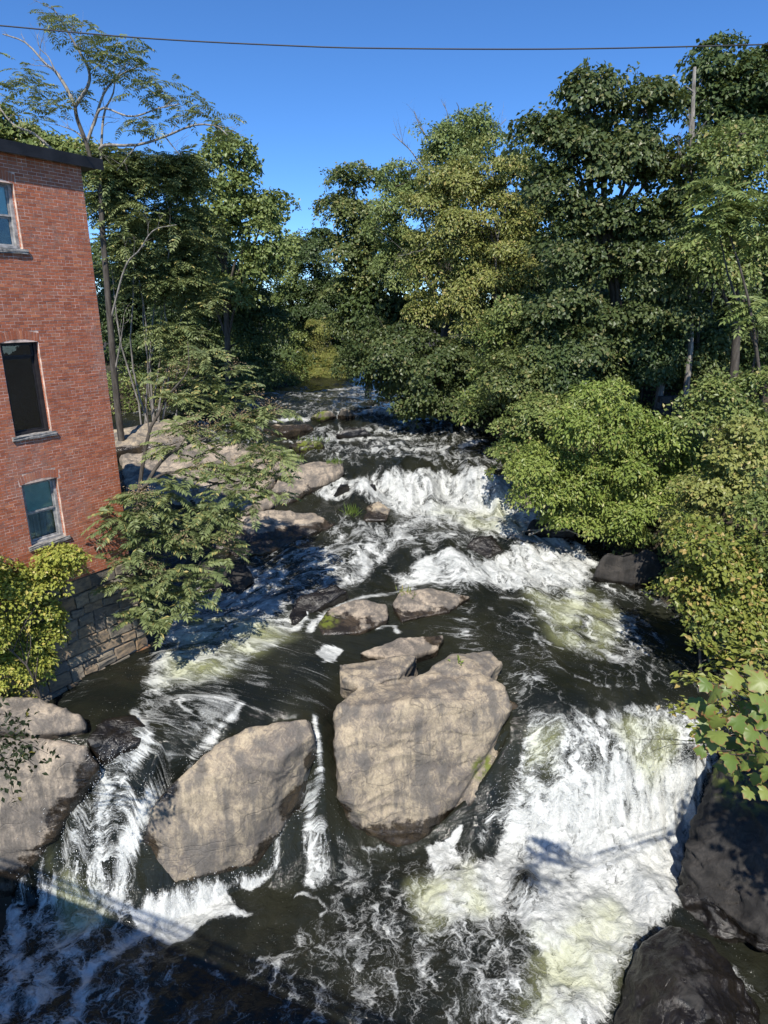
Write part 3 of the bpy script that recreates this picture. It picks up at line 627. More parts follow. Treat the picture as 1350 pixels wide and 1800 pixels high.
def mat_glass():
    m, nt, N, L, P = new_mat('window_glass'); b = NB(nt); N.remove(P)
    t = b.n('ShaderNodeBsdfTransparent'); t.inputs[0].default_value = (.93, .96, .95, 1)
    g = b.n('ShaderNodeBsdfGlossy'); g.inputs['Roughness'].default_value = .03; g.inputs['Color'].default_value = (.9, .95, .95, 1)
    L.new(b.bump(b.noise(b.pos(), 2.2, 2)[0], .12, .05), g.inputs['Normal'])
    fr = b.n('ShaderNodeFresnel'); fr.inputs[0].default_value = 1.5
    ms = b.n('ShaderNodeMixShader'); L.new(b.math('ADD', fr.outputs[0], .03), ms.inputs[0]); L.new(t.outputs[0], ms.inputs[1]); L.new(g.outputs[0], ms.inputs[2])
    L.new(ms.outputs[0], N['Material Output'].inputs['Surface']); return m
M['glass'] = mat_glass()

mill = empty('mill_building', 'red brick mill with black roof edge rising from a stone base at the river', 'building')
mill.location = (0, 0, 0)
ZB, ZT, SL = 6.65, 17.0, -6.5
WIN = [(-2.67, -1.76, 14.98, 16.36), (-2.66, -1.74, 10.72, 12.90), (-2.72, -1.79, 7.93, 9.52)]   # s0, s1, z0, z1
WINL = [(-5.35, -4.45, 14.98, 16.36), (-5.35, -4.45, 10.72, 12.90), (-5.35, -4.45, 7.93, 9.52)]
def arch_z(w, s): return w[3]+.07*(1-((s-(w[0]+w[1])/2)/((w[1]-w[0])/2))**2)
# mortar body of the wall, with openings (bands between the window columns)
g = Geo()
for a, c in ((SL, -2.735), (-1.73, 0.0)):
    g.add(wbox(a, c, -.36, -.0015, ZB, ZT), WBF)
zs = [ZB]+[v for w in reversed(WIN) for v in (w[2]-.1, w[3]+.0)]+[ZT]
for k in range(0, len(zs), 2): g.add(wbox(-2.735, -1.73, -.36, -.0015, zs[k], zs[k+1]), WBF)
for w in WIN:                                     # fill beside narrower openings, arch haunches
    if w[0] > -2.735: g.add(wbox(-2.735, w[0], -.355, -.002, w[2]-.1, w[3]), WBF)
    if w[1] < -1.73: g.add(wbox(w[1], -1.73, -.355, -.002, w[2]-.1, w[3]), WBF)
wall = g.build('wall', M['mortar'], mill)
# end wall, back of the building and the room behind the windows
g = Geo(); g.add(wbox(-.36, 0, -7.5, -.361, ZB, ZT), WBF); g.add(wbox(SL, 0, -7.9, -7.5, ZB, ZT), WBF); g.build('end_wall', M['brick'], mill)
g = Geo(); g.add(wbox(SL, -.37, -1.6, -1.5, ZB, ZT-.05), WBF)
for z in (ZB+.02, 10.1, 14.0): g.add(wbox(SL, -.37, -1.5, -.37, z, z+.15), WBF)
g.build('interior_wall', M['room'], mill)
# bricks: common bond, every one a box of its own
H, BL = .0748, .213
bricks = []
nrow = int((ZT-ZB)/H)
for r in range(nrow):
    z = ZB+r*H; head = (r % 7 == 3); bl = BL/2 if head else BL
    s = 0.0; k_ = 0
    while s > SL:
        l = bl*.5 if (r % 2 and k_ == 0) else bl
        s0, s1 = s-l, s; s -= l; k_ += 1
        zc = z+H/2; ok = True
        for w in WIN:
            if zc > w[2]-.11 and zc < arch_z(w, np.clip((s0+s1)/2, w[0], w[1]))+.215:
                a, c = (w[0]-.09, w[1]+.09) if zc < w[2] else ((w[0], w[1]) if zc < w[3] else (w[0]-.06, w[1]+.06))
                if s0 >= a-.001 and s1 <= c+.001: ok = False
                elif s0 < a < s1 and s1 <= c: s1 = a
                elif s0 < c < s1 and s0 >= a: s0 = c
                elif s0 < a and s1 > c: ok = False
        if ok and s1-s0 > .03: bricks.append((s0+.0055, s1-.0055, z+.006, z+H-.006, 0.0))
for w in WIN:                                     # flat segmental arches of bricks on end
    n = 15; wd = (w[1]-w[0]+.10)/n; sm = (w[0]+w[1])/2
    for i in range(n):
        a = w[0]-.05+i*wd; za = arch_z(w, np.clip(a+wd/2, w[0], w[1]))
        bricks.append((a+.004, a+wd-.004, za+.002, za+.202, (a+wd/2-sm)*.28))
bricks = np.array(bricks); NBK = len(bricks)
bo = np.abs(rng.normal(0, .0022, NBK)); tilt = rng.normal(0, .010, NBK)
def brick_v(i):
    s0, s1, z0, z1, ro = bricks[i]; cs, cz = (s0+s1)/2, (z0+z1)/2; hs, hz = (s1-s0)/2, (z1-z0)/2
    v = BOXV*2; a = ro+tilt[i]*.6; s = cs+hs*v[:, 0]*math.cos(a)+hz*v[:, 2]*math.sin(a); z = cz-hs*v[:, 0]*math.sin(a)+hz*v[:, 2]*math.cos(a)
    return s, np.where(v[:, 1] > 0, bo[i], -.06), z
cen = bw((bricks[:, 0]+bricks[:, 1])/2, 0, (bricks[:, 2]+bricks[:, 3])/2)
dep = cen[:, 1]*CP-(cen[:, 2]-CZ)*SP
ppx = 675+FPX*cen[:, 0]/dep; ppy = 900-FPX*(cen[:, 1]*SP+(cen[:, 2]-CZ)*CP)/dep
size = (bricks[:, 1]-bricks[:, 0])*(bricks[:, 3]-bricks[:, 2])/dep**2
vis = (ppx > 6) & (ppy > 280) & (ppy < 960)
order = np.argsort(-(size*vis)); big = set(order[:300].tolist())
ub = mesh_np('brick', BOXV, BOXF); ub.materials.append(M['brick'])
zang = math.atan2(BD[1], BD[0])
gall = Geo()
for i in range(NBK):
    if i in big:
        s0, s1, z0, z1, ro = bricks[i]; o = bpy.data.objects.new('brick', ub); COL.objects.link(o); o.parent = wall
        o.location = bw((s0+s1)/2, (bo[i]-.06)/2, (z0+z1)/2); o.rotation_euler = (0, ro+tilt[i]*.6, zang); o.scale = (s1-s0, bo[i]+.06, z1-z0)
    else:
        gall.add(bw(*brick_v(i)), WBF)
for w in WIN:                                     # brick ends lining the right-hand reveals
    for r in range(nrow):
        z = ZB+r*H
        if w[2] < z < w[3]-.03: gall.add(wbox(w[1]-.004, w[1]+.09, -.115, -.062, z+.006, z+H-.006), WBF)
bs = gall.build('brickwork', M['brick'], wall); bs['kind'] = 'stuff'
# roof edge
g = Geo(); g.add(wbox(SL-.4, .50, -7.9, .17, ZT+.0, ZT+.16), WBF); g.add(wbox(SL-.4, .50, .17, .20, ZT-.05, ZT+.20), WBF); g.build('roof', M['roof_metal'], mill)
# windows
def window(w, frame_m, label, kind):
    s0, s1, z0, z1 = w
    wn_ = empty('window', None, None); wn_.parent = mill; wn_['label'] = label
    f = Geo(); fw = .075
    f.add(wbox(s0, s0+fw, -.22, -.11, z0, z1+.08), WBF); f.add(wbox(s1-fw, s1, -.22, -.11, z0, z1+.08), WBF)
    f.add(wbox(s0+fw, s1-fw, -.22, -.11, z1-.03, z1+.08), WBF); f.add(wbox(s0+fw, s1-fw, -.22, -.10, z0, z0+.06), WBF)
    f.build('window_frame', M[frame_m], wn_)
    zm = (z0+z1)/2 + (.0 if kind != 'dark' else .75)
    for nm, a, c, o in (('upper', zm, z1-.03, -.15), ('lower', z0+.06, zm, -.19)):
        f = Geo(); k = .05
        f.add(wbox(s0+fw, s0+fw+k, o-.03, o, a, c), WBF); f.add(wbox(s1-fw-k, s1-fw, o-.03, o, a, c), WBF)
        f.add(wbox(s0+fw+k, s1-fw-k, o-.03, o, c-k, c), WBF); f.add(wbox(s0+fw+k, s1-fw-k, o-.03, o, a, a+k*.8), WBF)
        sa = f.build('sash', M[frame_m], wn_)
        f = Geo(); f.add(wbox(s0+fw+k-.005, s1-fw-k+.005, o-.020, o-.014, a+k*.7, c-k+.005), WBF); f.build('pane', M['glass'], wn_)
    f = Geo(); f.add(wbox(s0-.09, s1+.09, -.36, .05, z0-.11, z0), WBF)
    sl = f.build('sill', M['granite_sill'], wn_)
    bm = bmesh.new(); bm.from_mesh(sl.data); bmesh.ops.subdivide_edges(bm, edges=bm.edges[:], cuts=4, use_grid_fill=True)
    for v in bm.verts: v.co += Vector((0.010*random.uniform(-1, 1), .010*random.uniform(-1, 1), .010*random.uniform(-1, 1)))
    bm.to_mesh(sl.data); bm.free()
    if kind != 'dark':
        f = Geo(); f.add(wbox(s0+.06, s1-.06, -.200, -.192, zm+.03, z1-.02), WBF); f.build('blind', M['blind'], wn_)
        n = 40; sx = np.linspace(s0+.06, s1-.06, n); oo = -.30+.025*np.sin(np.arange(n)*1.3)+.012*np.sin(np.arange(n)*2.9)
        if kind == 'half': sx = np.linspace(s0+.06, s0+.55, n)
        top = bw(sx, oo, zm+.05); bot = bw(sx, oo*1.03, z0+.03); i = np.arange(n-1)
        obj_np('curtain', np.concatenate([top, bot]), np.stack([i, i+1, i+1+n, i+n], -1), M['curtain'], wn_)
    return wn_
window(WIN[0], 'paint_grey', 'top window with grey frame and pale blind', 'half')
window(WIN[1], 'paint_dark', 'tall middle window with dark frame and dark glass', 'dark')
window(WIN[2], 'paint_grey', 'lowest window with teal blind above a grey curtain', 'blind')
# stone foundation: each block its own
def mat_stone():
    m, nt, N, L, P = new_mat('foundation_stone'); b = NB(nt)
    oi = b.n('ShaderNodeObjectInfo'); rp = b.n('ShaderNodeValToRGB'); L.new(oi.outputs['Random'], rp.inputs[0]); rp.color_ramp.interpolation = 'CONSTANT'
    e = rp.color_ramp.elements; e[0].color = (.23, .195, .145, 1); e[1].position = .95; e[1].color = (.33, .15, .06, 1)
    for po, c in ((.25, (.33, .27, .19)), (.5, (.17, .15, .125)), (.66, (.31, .225, .14)), (.82, (.33, .215, .115))): x = e.new(po); x.color = (*c, 1)
    p = b.pos(); f, _ = b.noise(b.vmul(p, (1, 1, 2.2)), 5, 7, .65); f2, _ = b.noise(p, 30, 4, .6)
    c = b.mix(b.math('MULTIPLY', b.ramp(f, .35, .65), .7), rp.outputs[0], (.085, .078, .07)); c = b.mix(b.math('MULTIPLY', b.ramp(f2, .55, .72), .4), c, (.34, .30, .25))
    L.new(c, P.inputs['Base Color']); P.inputs['Roughness'].default_value = .88; L.new(b.bump(b.math('ADD', f, b.math('MULTIPLY', f2, .4)), .8, .03), P.inputs['Normal']); return m
M['stone'] = mat_stone(); M['pointing'] = mat_plain('pale_pointing', (.27, .25, .22), .95, .4, 8)
fo = empty('stone_foundation', None, None); fo.parent = mill
def batter(z): return (6.62-z)*.085
core = Geo()
for k in range(10):
    z0 = 2.4+k*.42; z1 = min(z0+.42, 6.648)
    core.add(wbox(-6.3, -.03+batter(z1)*.8, -3.0, -.05+batter(z1), z0, z1), WBF)
core.build('mortar_core', M['pointing'], fo)
def stone_block(s0, s1, z0, z1, dep_, out, jit=.018, name='stone'):
    bm = bmesh.new(); V = wbox(s0, s1, -dep_, 0, z0, z1)
    zz = BOXV[:, 2]+.5; yy = BOXV[:, 1]+.5; zc = z0+(z1-z0)*zz
    push = np.where(yy > .5, out+batter(zc), batter(zc)*0)
    V = V+push[:, None]*np.array([BN[0], BN[1], 0])+rng.normal(0, jit, V.shape)
    vv = [bm.verts.new(p) for p in V]
    for f in WBF: bm.faces.new([vv[i] for i in f])
    bmesh.ops.subdivide_edges(bm, edges=bm.edges[:], cuts=1, use_grid_fill=True)
    for v in bm.verts: v.co += Vector(rng.normal(0, jit*.5, 3))
    bmesh.ops.bevel(bm, geom=[e for e in bm.edges if len(e.link_faces) == 2 and e.calc_face_angle(0) > .6], offset=.022, segments=1, affect='EDGES')
    me = bpy.data.meshes.new(name); bm.to_mesh(me); bm.free()
    return link(name, me, M['stone'], fo)
z = 6.63
while z > 3.35:
    h = float(rng.uniform(.24, .42)); z0 = max(z-h, 3.3); s = batter(z0)*.75+rng.uniform(-.02, .03)
    while s > -5.2:
        w_ = float(rng.uniform(.32, .95)); q = z0
        if z-z0 > .33 and w_ < .6 and rng.random() < .45:
            zm = z0+(z-z0)*rng.uniform(.4, .6)
            stone_block(s-w_+.012, s-.012, zm+.012, z-.012, .45, rng.uniform(-.02, .03)); stone_block(s-w_+.012, s-.012, z0+.012, zm-.012, .45, rng.uniform(-.02, .03))
        else: stone_block(s-w_+.012, s-.012, z0+.012, z-.012, .45, rng.uniform(-.02, .035))
        s -= w_
    z = z0
s = .46
while s > -4.6:                                   # long plinth stones at the waterline
    w_ = float(rng.uniform(.9, 1.6)); stone_block(s-w_+.015, s-.015, 2.7, 3.32, .6, .10, .03); s -= w_
for k in range(8):                                # quoins on the return face
    z0 = 3.1+k*.43; stone_block(-.35, .02+batter(z0)*.8, z0+.012, z0+.42, 1.6, -.35, .02)

# ------------------------------------------------------------------ foliage builders
def nrm(v): return v/(np.linalg.norm(v, axis=-1, keepdims=True)+1e-9)
UP = np.array([0, 0, 1.0])
def leaf_quads(P, D, Nn, Ln, Wd, fold=.18):
    """one folded blade per row: base, side, tip, side"""
    D = nrm(D); S = nrm(np.cross(Nn, D)); Nn = nrm(np.cross(D, S)); Ln = np.broadcast_to(Ln, (len(P),))[:, None]; Wd = np.broadcast_to(Wd, (len(P),))[:, None]
    m = P+D*Ln*.45+Nn*Wd*fold
    V = np.stack([P, m+S*Wd*.5, P+D*Ln-Nn*Ln*.06, m-S*Wd*.5], 1).reshape(-1, 3)
    return V, np.arange(len(V)).reshape(-1, 4)
def rand_dirs(n):
    v = rng.normal(size=(n, 3)); return nrm(v)
KIND = dict(maple=dict(L=.185, W=.155, cr=.72, k=66, up=.75, droop=.6, dens=4.2), boxelder=dict(L=.15, W=.075, cr=.50, k=62, up=.8, droop=.6, dens=3.6),
            loose=dict(L=.15, W=.085, cr=.55, k=52, up=.6, droop=.5, dens=4.4), willow=dict(L=.14, W=.045, cr=.5, k=60, up=.4, droop=.8, dens=2.6),
            poplar=dict(L=.15, W=.13, cr=.48, k=40, up=.45, droop=.2, dens=3.8), shrub=dict(L=.13, W=.09, cr=.42, k=46, up=.75, droop=.5, dens=3.6),
            fine=dict(L=.085, W=.06, cr=.26, k=46, up=.7, droop=.4, dens=3.2))
def crown_geo(blobs, kind, scale=1.0, dens=1.0, seed=0):
    K = KIND[kind]; Vs = []
    for (c, r) in blobs:
        c = np.asarray(c); r = np.asarray(r, float); cr = K['cr']*scale
        area_ = 4*math.pi*((r[0]*r[1])**1.6/3+(r[0]*r[2])**1.6/3+(r[1]*r[2])**1.6/3)**(1/1.6)
        r = np.maximum(r-cr*.85, r*.45)
        # boughs: flattened domes of leaf sprays set on the crown's lumpy surface, with a thinner filling inside
        ntot = max(8, int(K['dens']*dens*area_/(math.pi*cr*cr)*.62)); per = 9; nb = max(3, int(ntot*.78/per))
        d = rand_dirs(nb); f = 1-.42*rng.random(nb)**1.5; lump = 1+.30*noise3(d*1.7+seed*3.1+c*.7, seed)+.12*noise3(d*4+c, seed+5)
        bc = c+d*r*(f*lump)[:, None]; br = cr*rng.uniform(1.1, 2.1, nb)
        dd = rand_dirs(nb*per).reshape(nb, per, 3); dd[..., 2] = np.abs(dd[..., 2])*.9-.12
        dd = nrm(dd+d[:, None]*.55)
        ctr = (bc[:, None]+dd*br[:, None, None]*np.array([1, 1, .55])*rng.uniform(.75, 1.0, (nb, per, 1))).reshape(-1, 3)
        cn = nrm(dd*.65+UP*K['up']*.8+d[:, None]*.25+rng.normal(0, .15, (nb, per, 3))).reshape(-1, 3)
        sh = rand_dirs(max(2, nb//2 if kind in ('boxelder', 'shrub') else nb//3)); sh[:, 2] = np.abs(sh[:, 2]); sc_ = c+sh*(r+cr*rng.uniform(.2, 1.25 if kind in ('boxelder', 'shrub') else 1.0, (len(sh), 1)))
        ctr = np.concatenate([ctr, np.repeat(sc_, 2, 0)+rng.normal(0, cr*.35, (2*len(sh), 3))]); cn = np.concatenate([cn, nrm(UP+rng.normal(0, .4, (2*len(sh), 3)))])
        ni = max(2, ntot-nb*per); di = rand_dirs(ni); ci = c+di*r*(rng.random(ni)**.5*.8)[:, None]
        ctr = np.concatenate([ctr, ci]); cn = np.concatenate([cn, nrm(UP+di*.5+rng.normal(0, .3, (ni, 3)))]); n = len(ctr)
        crs = cr*rng.uniform(.55, 1.3, n); k = K['k']
        ref = np.where(np.abs(cn[:, 2:3]) > .9, np.array([[1.0, 0, 0]]), UP[None]); A = nrm(np.cross(cn, ref)); B = np.cross(cn, A)
        rr = np.sqrt(rng.random((n, k))); an = rng.uniform(0, 2*math.pi, (n, k)); ca, sa = np.cos(an)[..., None], np.sin(an)[..., None]
        rad = A[:, None]*ca+B[:, None]*sa
        P = ctr[:, None]+rad*(rr*crs[:, None])[..., None]*np.array([1, 1, .9])-cn[:, None]*((rr**2)*K['droop']*crs[:, None]*.6)[..., None]
        P = P+rng.normal(0, .11, (n, k, 3))*crs[:, None, None]
        D = rad*.8+rng.normal(0, .45, (n, k, 3))+np.array([0, 0, -K['droop']*.7])
        Nn = cn[:, None]+rng.normal(0, .34, (n, k, 3))
        m = n*k; Lr = K['L']*scale*rng.uniform(.45, 1.4, m)
        V, _ = leaf_quads(P.reshape(-1, 3), D.reshape(-1, 3), Nn.reshape(-1, 3), Lr, Lr*K['W']/K['L'])
        Vs.append(V)
    V = np.concatenate(Vs); return V, np.arange(len(V)).reshape(-1, 4)
def compound_geo(P, D, Nn, Ln, pairs=9, lw=.115, ll=.28):
    """pinnate leaves: P base, D direction, drooping rachis with leaflet pairs"""
    n = len(P); D = nrm(D); S = nrm(np.cross(Nn, D)); Nn = nrm(np.cross(D, S)); Ln = np.broadcast_to(Ln, (n,))
    t = np.linspace(.12, 1, pairs); c = P[:, None]+D[:, None]*(t*1.0)[None, :, None]*Ln[:, None, None]-UP*((t**2)[None, :, None]*Ln[:, None, None]*.32)
    dirs = nrm(D[:, None]-UP*(t*.64)[None, :, None]); prof = (.62+.5*np.sin(t*math.pi*.85))[None]
    VV = []
    for sg in (-1, 1):
        ld = nrm(S[:, None]*sg+dirs*.45-UP*.22+rng.normal(0, .10, (n, pairs, 3)))
        ln = (Ln[:, None]*ll*prof*rng.uniform(.85, 1.1, (n, pairs)))
        V, _ = leaf_quads(c.reshape(-1, 3), ld.reshape(-1, 3), (Nn[:, None]+rng.normal(0, .22, (n, pairs, 3))).reshape(-1, 3), ln.ravel(), ln.ravel()*lw/ll*.95, .1); VV.append(V)
    V, _ = leaf_quads(c[:, -1], dirs[:, -1], Nn, Ln*ll, Ln*lw*.9, .1); VV.append(V)
    w = Ln*.012; r0, r1, r2 = P, c[:, pairs//2], c[:, -1]
    VV.append(np.stack([r0-S*w[:, None], r1-S*w[:, None], r1+S*w[:, None], r0+S*w[:, None]], 1).reshape(-1, 3)); VV.append(np.stack([r1-S*w[:, None], r2, r2+S*w[:, None]*.5, r1+S*w[:, None]], 1).reshape(-1, 3))
    V = np.concatenate(VV); return V, np.arange(len(V)).reshape(-1, 4)
def rosettes(C, n=9, L=.7, up=.25, spread=1.0, pairs=9, out=None):
    C = np.asarray(C); m = len(C); an = rng.uniform(0, 2*math.pi, (m, n)); el = rng.normal(up, .28, (m, n))
    D = np.stack([np.cos(an)*np.cos(el), np.sin(an)*np.cos(el), np.sin(el)], -1)
    P = C[:, None]+D*.06+rng.normal(0, .05, (m, n, 3)); Nn = UP+.55*D*0+rng.normal(0, .2, D.shape)
    Ln = L*rng.uniform(.7, 1.2, m*n)
    return compound_geo(P.reshape(-1, 3), D.reshape(-1, 3), Nn.reshape(-1, 3), Ln, pairs)
def pblob(px, py, rx, ry, Y, dz=None):
    c = at_y(px, py, Y); k = px_m(c); r = (rx*k, (dz if dz else max(.8*rx, .7*ry)*k), ry*k*1.03)
    return c, r
def grow(a, b_, n=9, wob=.05, sag=.0):
    a, b_ = np.asarray(a, float), np.asarray(b_, float); t = np.linspace(0, 1, n)[:, None]; L = np.linalg.norm(b_-a)
    p = a+(b_-a)*t; k = rng.normal(size=3)*3
    w = np.stack([noise3(np.c_[t*2.2+k[0], t*0+k[1], t*0+i*7.1], 3) for i in range(3)], -1)
    return p+w*L*wob*np.sin(t*math.pi)+UP*(sag*L*(t*(1-t)))
def branches(G, a, b_, r0, depth, n=4, r_tip=.35, spread=.55):
    p = grow(a, b_, 7, .10, .08); G.add(*tube(p, np.linspace(r0, r0*r_tip, 7), 5 if depth else 4))
    if depth == 0: return
    L = np.linalg.norm(np.asarray(b_)-a); d = (np.asarray(b_)-a)/L
    for _ in range(n):
        t = rng.uniform(.35, 1.0); s = p[min(6, int(t*6))]; dd = nrm(d+rng.normal(0, spread, 3)+UP*.12)
        branches(G, s, s+dd*L*rng.uniform(.3, .6), r0*(1-t*.6)*.5, depth-1, max(2, n-1), r_tip, spread)
def tree(name, label, cat, blobs, kind, mat, Y, base, trunk_r=.18, bark='bark', limbs=6, scale=1.0, dens=1.0, group=None, bare=(), seed=None, extra=None):
    """blobs in photo pixels (x, y, half-width, half-height[, depth offset]) at distance Y; base = (pixel x, distance) of the trunk foot"""
    seed = seed if seed is not None else int(rng.integers(1, 900))
    B = [pblob(q[0], q[1], q[2], q[3], Y+(q[4] if len(q) > 4 else 0)) for q in blobs]
    bx = (base[0]-675)/FPX; foot = None
    x = at_y(base[0], 700, base[1])[0]; foot = np.array([x, base[1], float(ground_z(x, base[1]))-.15])
    t = empty(name, label, cat, group); t.location = foot
    off = foot
    top = max(B, key=lambda q: q[0][2])[0]
    G = Geo(); n = 12
    tp = spline([foot, foot+(top-foot)*np.array([.25, .25, .4])+rng.normal(0, .15, 3)*np.array([1, 1, 0]), foot+(top-foot)*np.array([.7, .7, .72])+rng.normal(0, .2, 3)*np.array([1, 1, 0]), top], n)
    G.add(*tube(tp-off, np.linspace(trunk_r, trunk_r*.22, n), 8))
    for (c, r) in B[:limbs+4]:
        hi = np.argmin(np.abs(tp[:, 2]-(foot[2]*.45+c[2]*.55))); s = tp[hi]
        if np.linalg.norm(c-s) > .4: G.add(*tube(grow(s, c, 8, .09, .15)-off, np.linspace(trunk_r*.42, trunk_r*.10, 8), 6))
        for _ in range(3):
            q = c+rand_dirs(1)[0]*np.array(r)*.9; G.add(*tube(grow(c, q, 6, .1, .1)-off, np.linspace(trunk_r*.14, trunk_r*.04, 6), 4))
    G.build('trunk' if trunk_r > .05 else 'stem', M[bark], t, True)
    V, F = crown_geo(B, kind, scale, dens, seed)
    obj_np('crown' if trunk_r > .05 else 'foliage', V-off, F, M[mat], t)
    if len(bare):
        G = Geo()
        for (x1, y1, x2, y2, r0) in bare:
            a, c = at_y(x1, y1, Y), at_y(x2, y2, Y-.4); branches(G, a-off, c-off, r0, 2, 5)
        G.build('branch', M['pale_bark'], t, True)
    return t

# ------------------------------------------------------------------ trees, from the far bend to the near banks
GR = 'trees of the right bank'; GL = 'trees of the left bank'
tree('shrub', 'olive willow shrub overhanging the far bend of the river', 'shrub', [(562,610,36,46),(592,640,30,34),(540,645,34,32),(575,655,40,20,-2),(610,652,16,26,-2)], 'willow', 'willow', 60, (570, 61), .05, limbs=3, dens=1.3)
tree('tree', 'small pale poplar at the far end of the gap of sky', 'tree', [(508,470,22,62),(500,540,34,46),(520,440,14,30),(515,600,30,40)], 'poplar', 'locust', 64, (510, 65), .16, scale=1.25, group=GL)
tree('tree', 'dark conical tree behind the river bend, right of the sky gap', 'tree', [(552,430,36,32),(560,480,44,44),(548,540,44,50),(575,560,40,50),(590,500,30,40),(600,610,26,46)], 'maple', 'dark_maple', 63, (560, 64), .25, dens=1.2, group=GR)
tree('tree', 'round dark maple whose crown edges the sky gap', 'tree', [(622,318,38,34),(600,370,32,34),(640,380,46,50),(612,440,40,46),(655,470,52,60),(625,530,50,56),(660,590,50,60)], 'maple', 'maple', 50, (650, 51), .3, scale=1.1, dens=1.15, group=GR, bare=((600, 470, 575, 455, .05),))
tree('tree', 'tall light green tree with bare twigs poking from its top', 'tree', [(812,222,46,40),(765,262,56,48),(852,240,34,44),(715,318,48,46),(690,370,42,56),(800,300,70,60),(700,440,44,60)], 'loose', 'locust', 43, (770, 44), .32, scale=1.15, dens=1.2, group=GR,
     bare=((770,270,728,195,.05),(740,290,690,235,.045),(860,260,890,210,.035),(800,230,778,182,.03)))
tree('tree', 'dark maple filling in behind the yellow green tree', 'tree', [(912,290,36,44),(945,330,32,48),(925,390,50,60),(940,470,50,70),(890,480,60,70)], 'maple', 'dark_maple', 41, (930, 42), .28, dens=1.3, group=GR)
tree('tree', 'tall yellow green tree at the centre of the right bank', 'tree', [(815,310,72,54),(868,330,54,62),(770,360,62,52),(890,400,52,66),(820,410,80,62),(735,440,40,40),(865,480,66,60),(790,490,64,52),(905,470,36,60),(840,550,60,44),(750,540,40,40)],
     'boxelder', 'yellow_green', 37.5, (890, 38), .28, scale=1.12, dens=1.15, group=GR, bare=((900,505,855,390,.07),(880,470,800,440,.05),(820,440,700,450,.05)))
tree('tree', 'deep green maple leaning over the water at mid river', 'tree', [(690,600,60,60),(745,640,60,58),(690,670,50,50),(770,700,60,44),(720,720,50,30),(800,640,56,60),(640,620,30,50),(830,700,46,46)], 'maple', 'deep_maple', 36.5, (830, 37.5), .2, dens=1.2, group=GR)
tree('tree', 'grey green branches hanging in front of the dark understory', 'tree', [(905,540,56,46),(870,620,48,50),(900,590,40,40),(860,700,40,40,-1),(930,640,30,40)], 'loose', 'shrub', 33, (920, 34), .14, scale=1.15, dens=1.0, group=GR, bare=((925,690,938,650,.03),(1000,640,960,690,.03)))
tree('tree', 'great broad maple with twin pointed tops on the right bank', 'tree',
     [(1035,160,26,50),(1050,210,46,46),(1133,190,34,52),(1115,240,60,46),(1000,250,44,40),(960,235,26,18),(1060,290,80,54),(1160,290,60,56),(985,330,40,40),(1030,380,70,44),(1120,390,80,48),(1190,380,46,50),(990,440,50,40),(1070,470,80,44),(1160,480,70,48),(1010,530,60,44),(1100,560,80,44),(1190,560,50,40),(960,580,40,36),(1030,610,60,30)],
     'maple', 'deep_maple', 30.5, (1085, 31.5), .34, dens=1.12, group=GR)
tree('tree', 'dark maple in the top right corner behind a pale broken trunk', 'tree', [(1265,120,46,46),(1300,170,56,50),(1245,190,40,44),(1335,130,30,60),(1350,200,40,60),(1290,240,60,40)], 'maple', 'dark_maple', 34, (1290, 35), .3, scale=1.1, dens=1.3, group=GR)
tree('tree', 'lighter leafed tree below the top right maple', 'tree', [(1300,235,46,40),(1260,290,52,54),(1325,310,46,56),(1270,370,56,54),(1335,410,40,60),(1240,440,44,50),(1300,460,60,50)], 'loose', 'shrub', 28.5, (1290, 29.5), .22, scale=1.2, dens=1.15, group=GR)
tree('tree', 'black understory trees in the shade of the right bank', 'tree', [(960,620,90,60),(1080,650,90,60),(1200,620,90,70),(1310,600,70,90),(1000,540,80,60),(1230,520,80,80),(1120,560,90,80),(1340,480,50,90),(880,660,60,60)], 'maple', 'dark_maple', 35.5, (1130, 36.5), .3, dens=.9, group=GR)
tree('tree', 'leaning dead trunk rising pale beside the top right maple', 'tree', [(1215,330,20,60)], 'loose', 'shrub', 30, (1205, 30.6), .16, 'pale_bark', dens=.5, group=GR, bare=((1218,330,1212,200,.06),(1205,300,1190,240,.04),(1215,280,1235,225,.03),(1208,320,1195,270,.035)))
s_ = empty('dead_snag', 'pale broken trunk standing above the crowns at top right', 'dead tree'); G = Geo()
foot = at_y(1216, 330, 31.2); s_.location = foot; G.add(*tube(grow(foot, at_y(1221, 118, 31.2), 8, .01)-foot, np.linspace(.12, .07, 8), 8)); G.add(*tube(grow(at_y(1220, 165, 31.2), at_y(1204, 150, 31.0), 5)-foot, np.linspace(.05, .02, 5), 5))
G.add(*tube(grow(np.array([foot[0]-.3, foot[1], float(ground_z(foot[0], foot[1]))-.2]), foot, 8, .02)-foot, np.linspace(.2, .12, 8), 8)); G.build('trunk', M['pale_bark'], s_, True)
WB = [pblob(px_+rng.uniform(-20, 20), py_+rng.uniform(-12, 12), 70, 62, Y_) for px_, py_, Y_ in [(q, 560, 50) for q in range(660, 1420, 75)]+[(q, 470, 49) for q in range(700, 1420, 75)]+[(q, 600, 70) for q in range(360, 560, 60)]+[(q, 545, 72) for q in range(-60, 540, 75)]+[(q, 450, 66) for q in range(-60, 440, 75)]+[(q, 635, 58) for q in range(-60, 470, 75)]+[(q, 640, 44) for q in range(900, 1420, 75)]]
V, F = crown_geo(WB, 'maple', 1.9, .5, 77); tag(obj_np('woods', V, F, M['dark_maple']), 'dense woods closing the view behind the bank trees', kind='stuff')
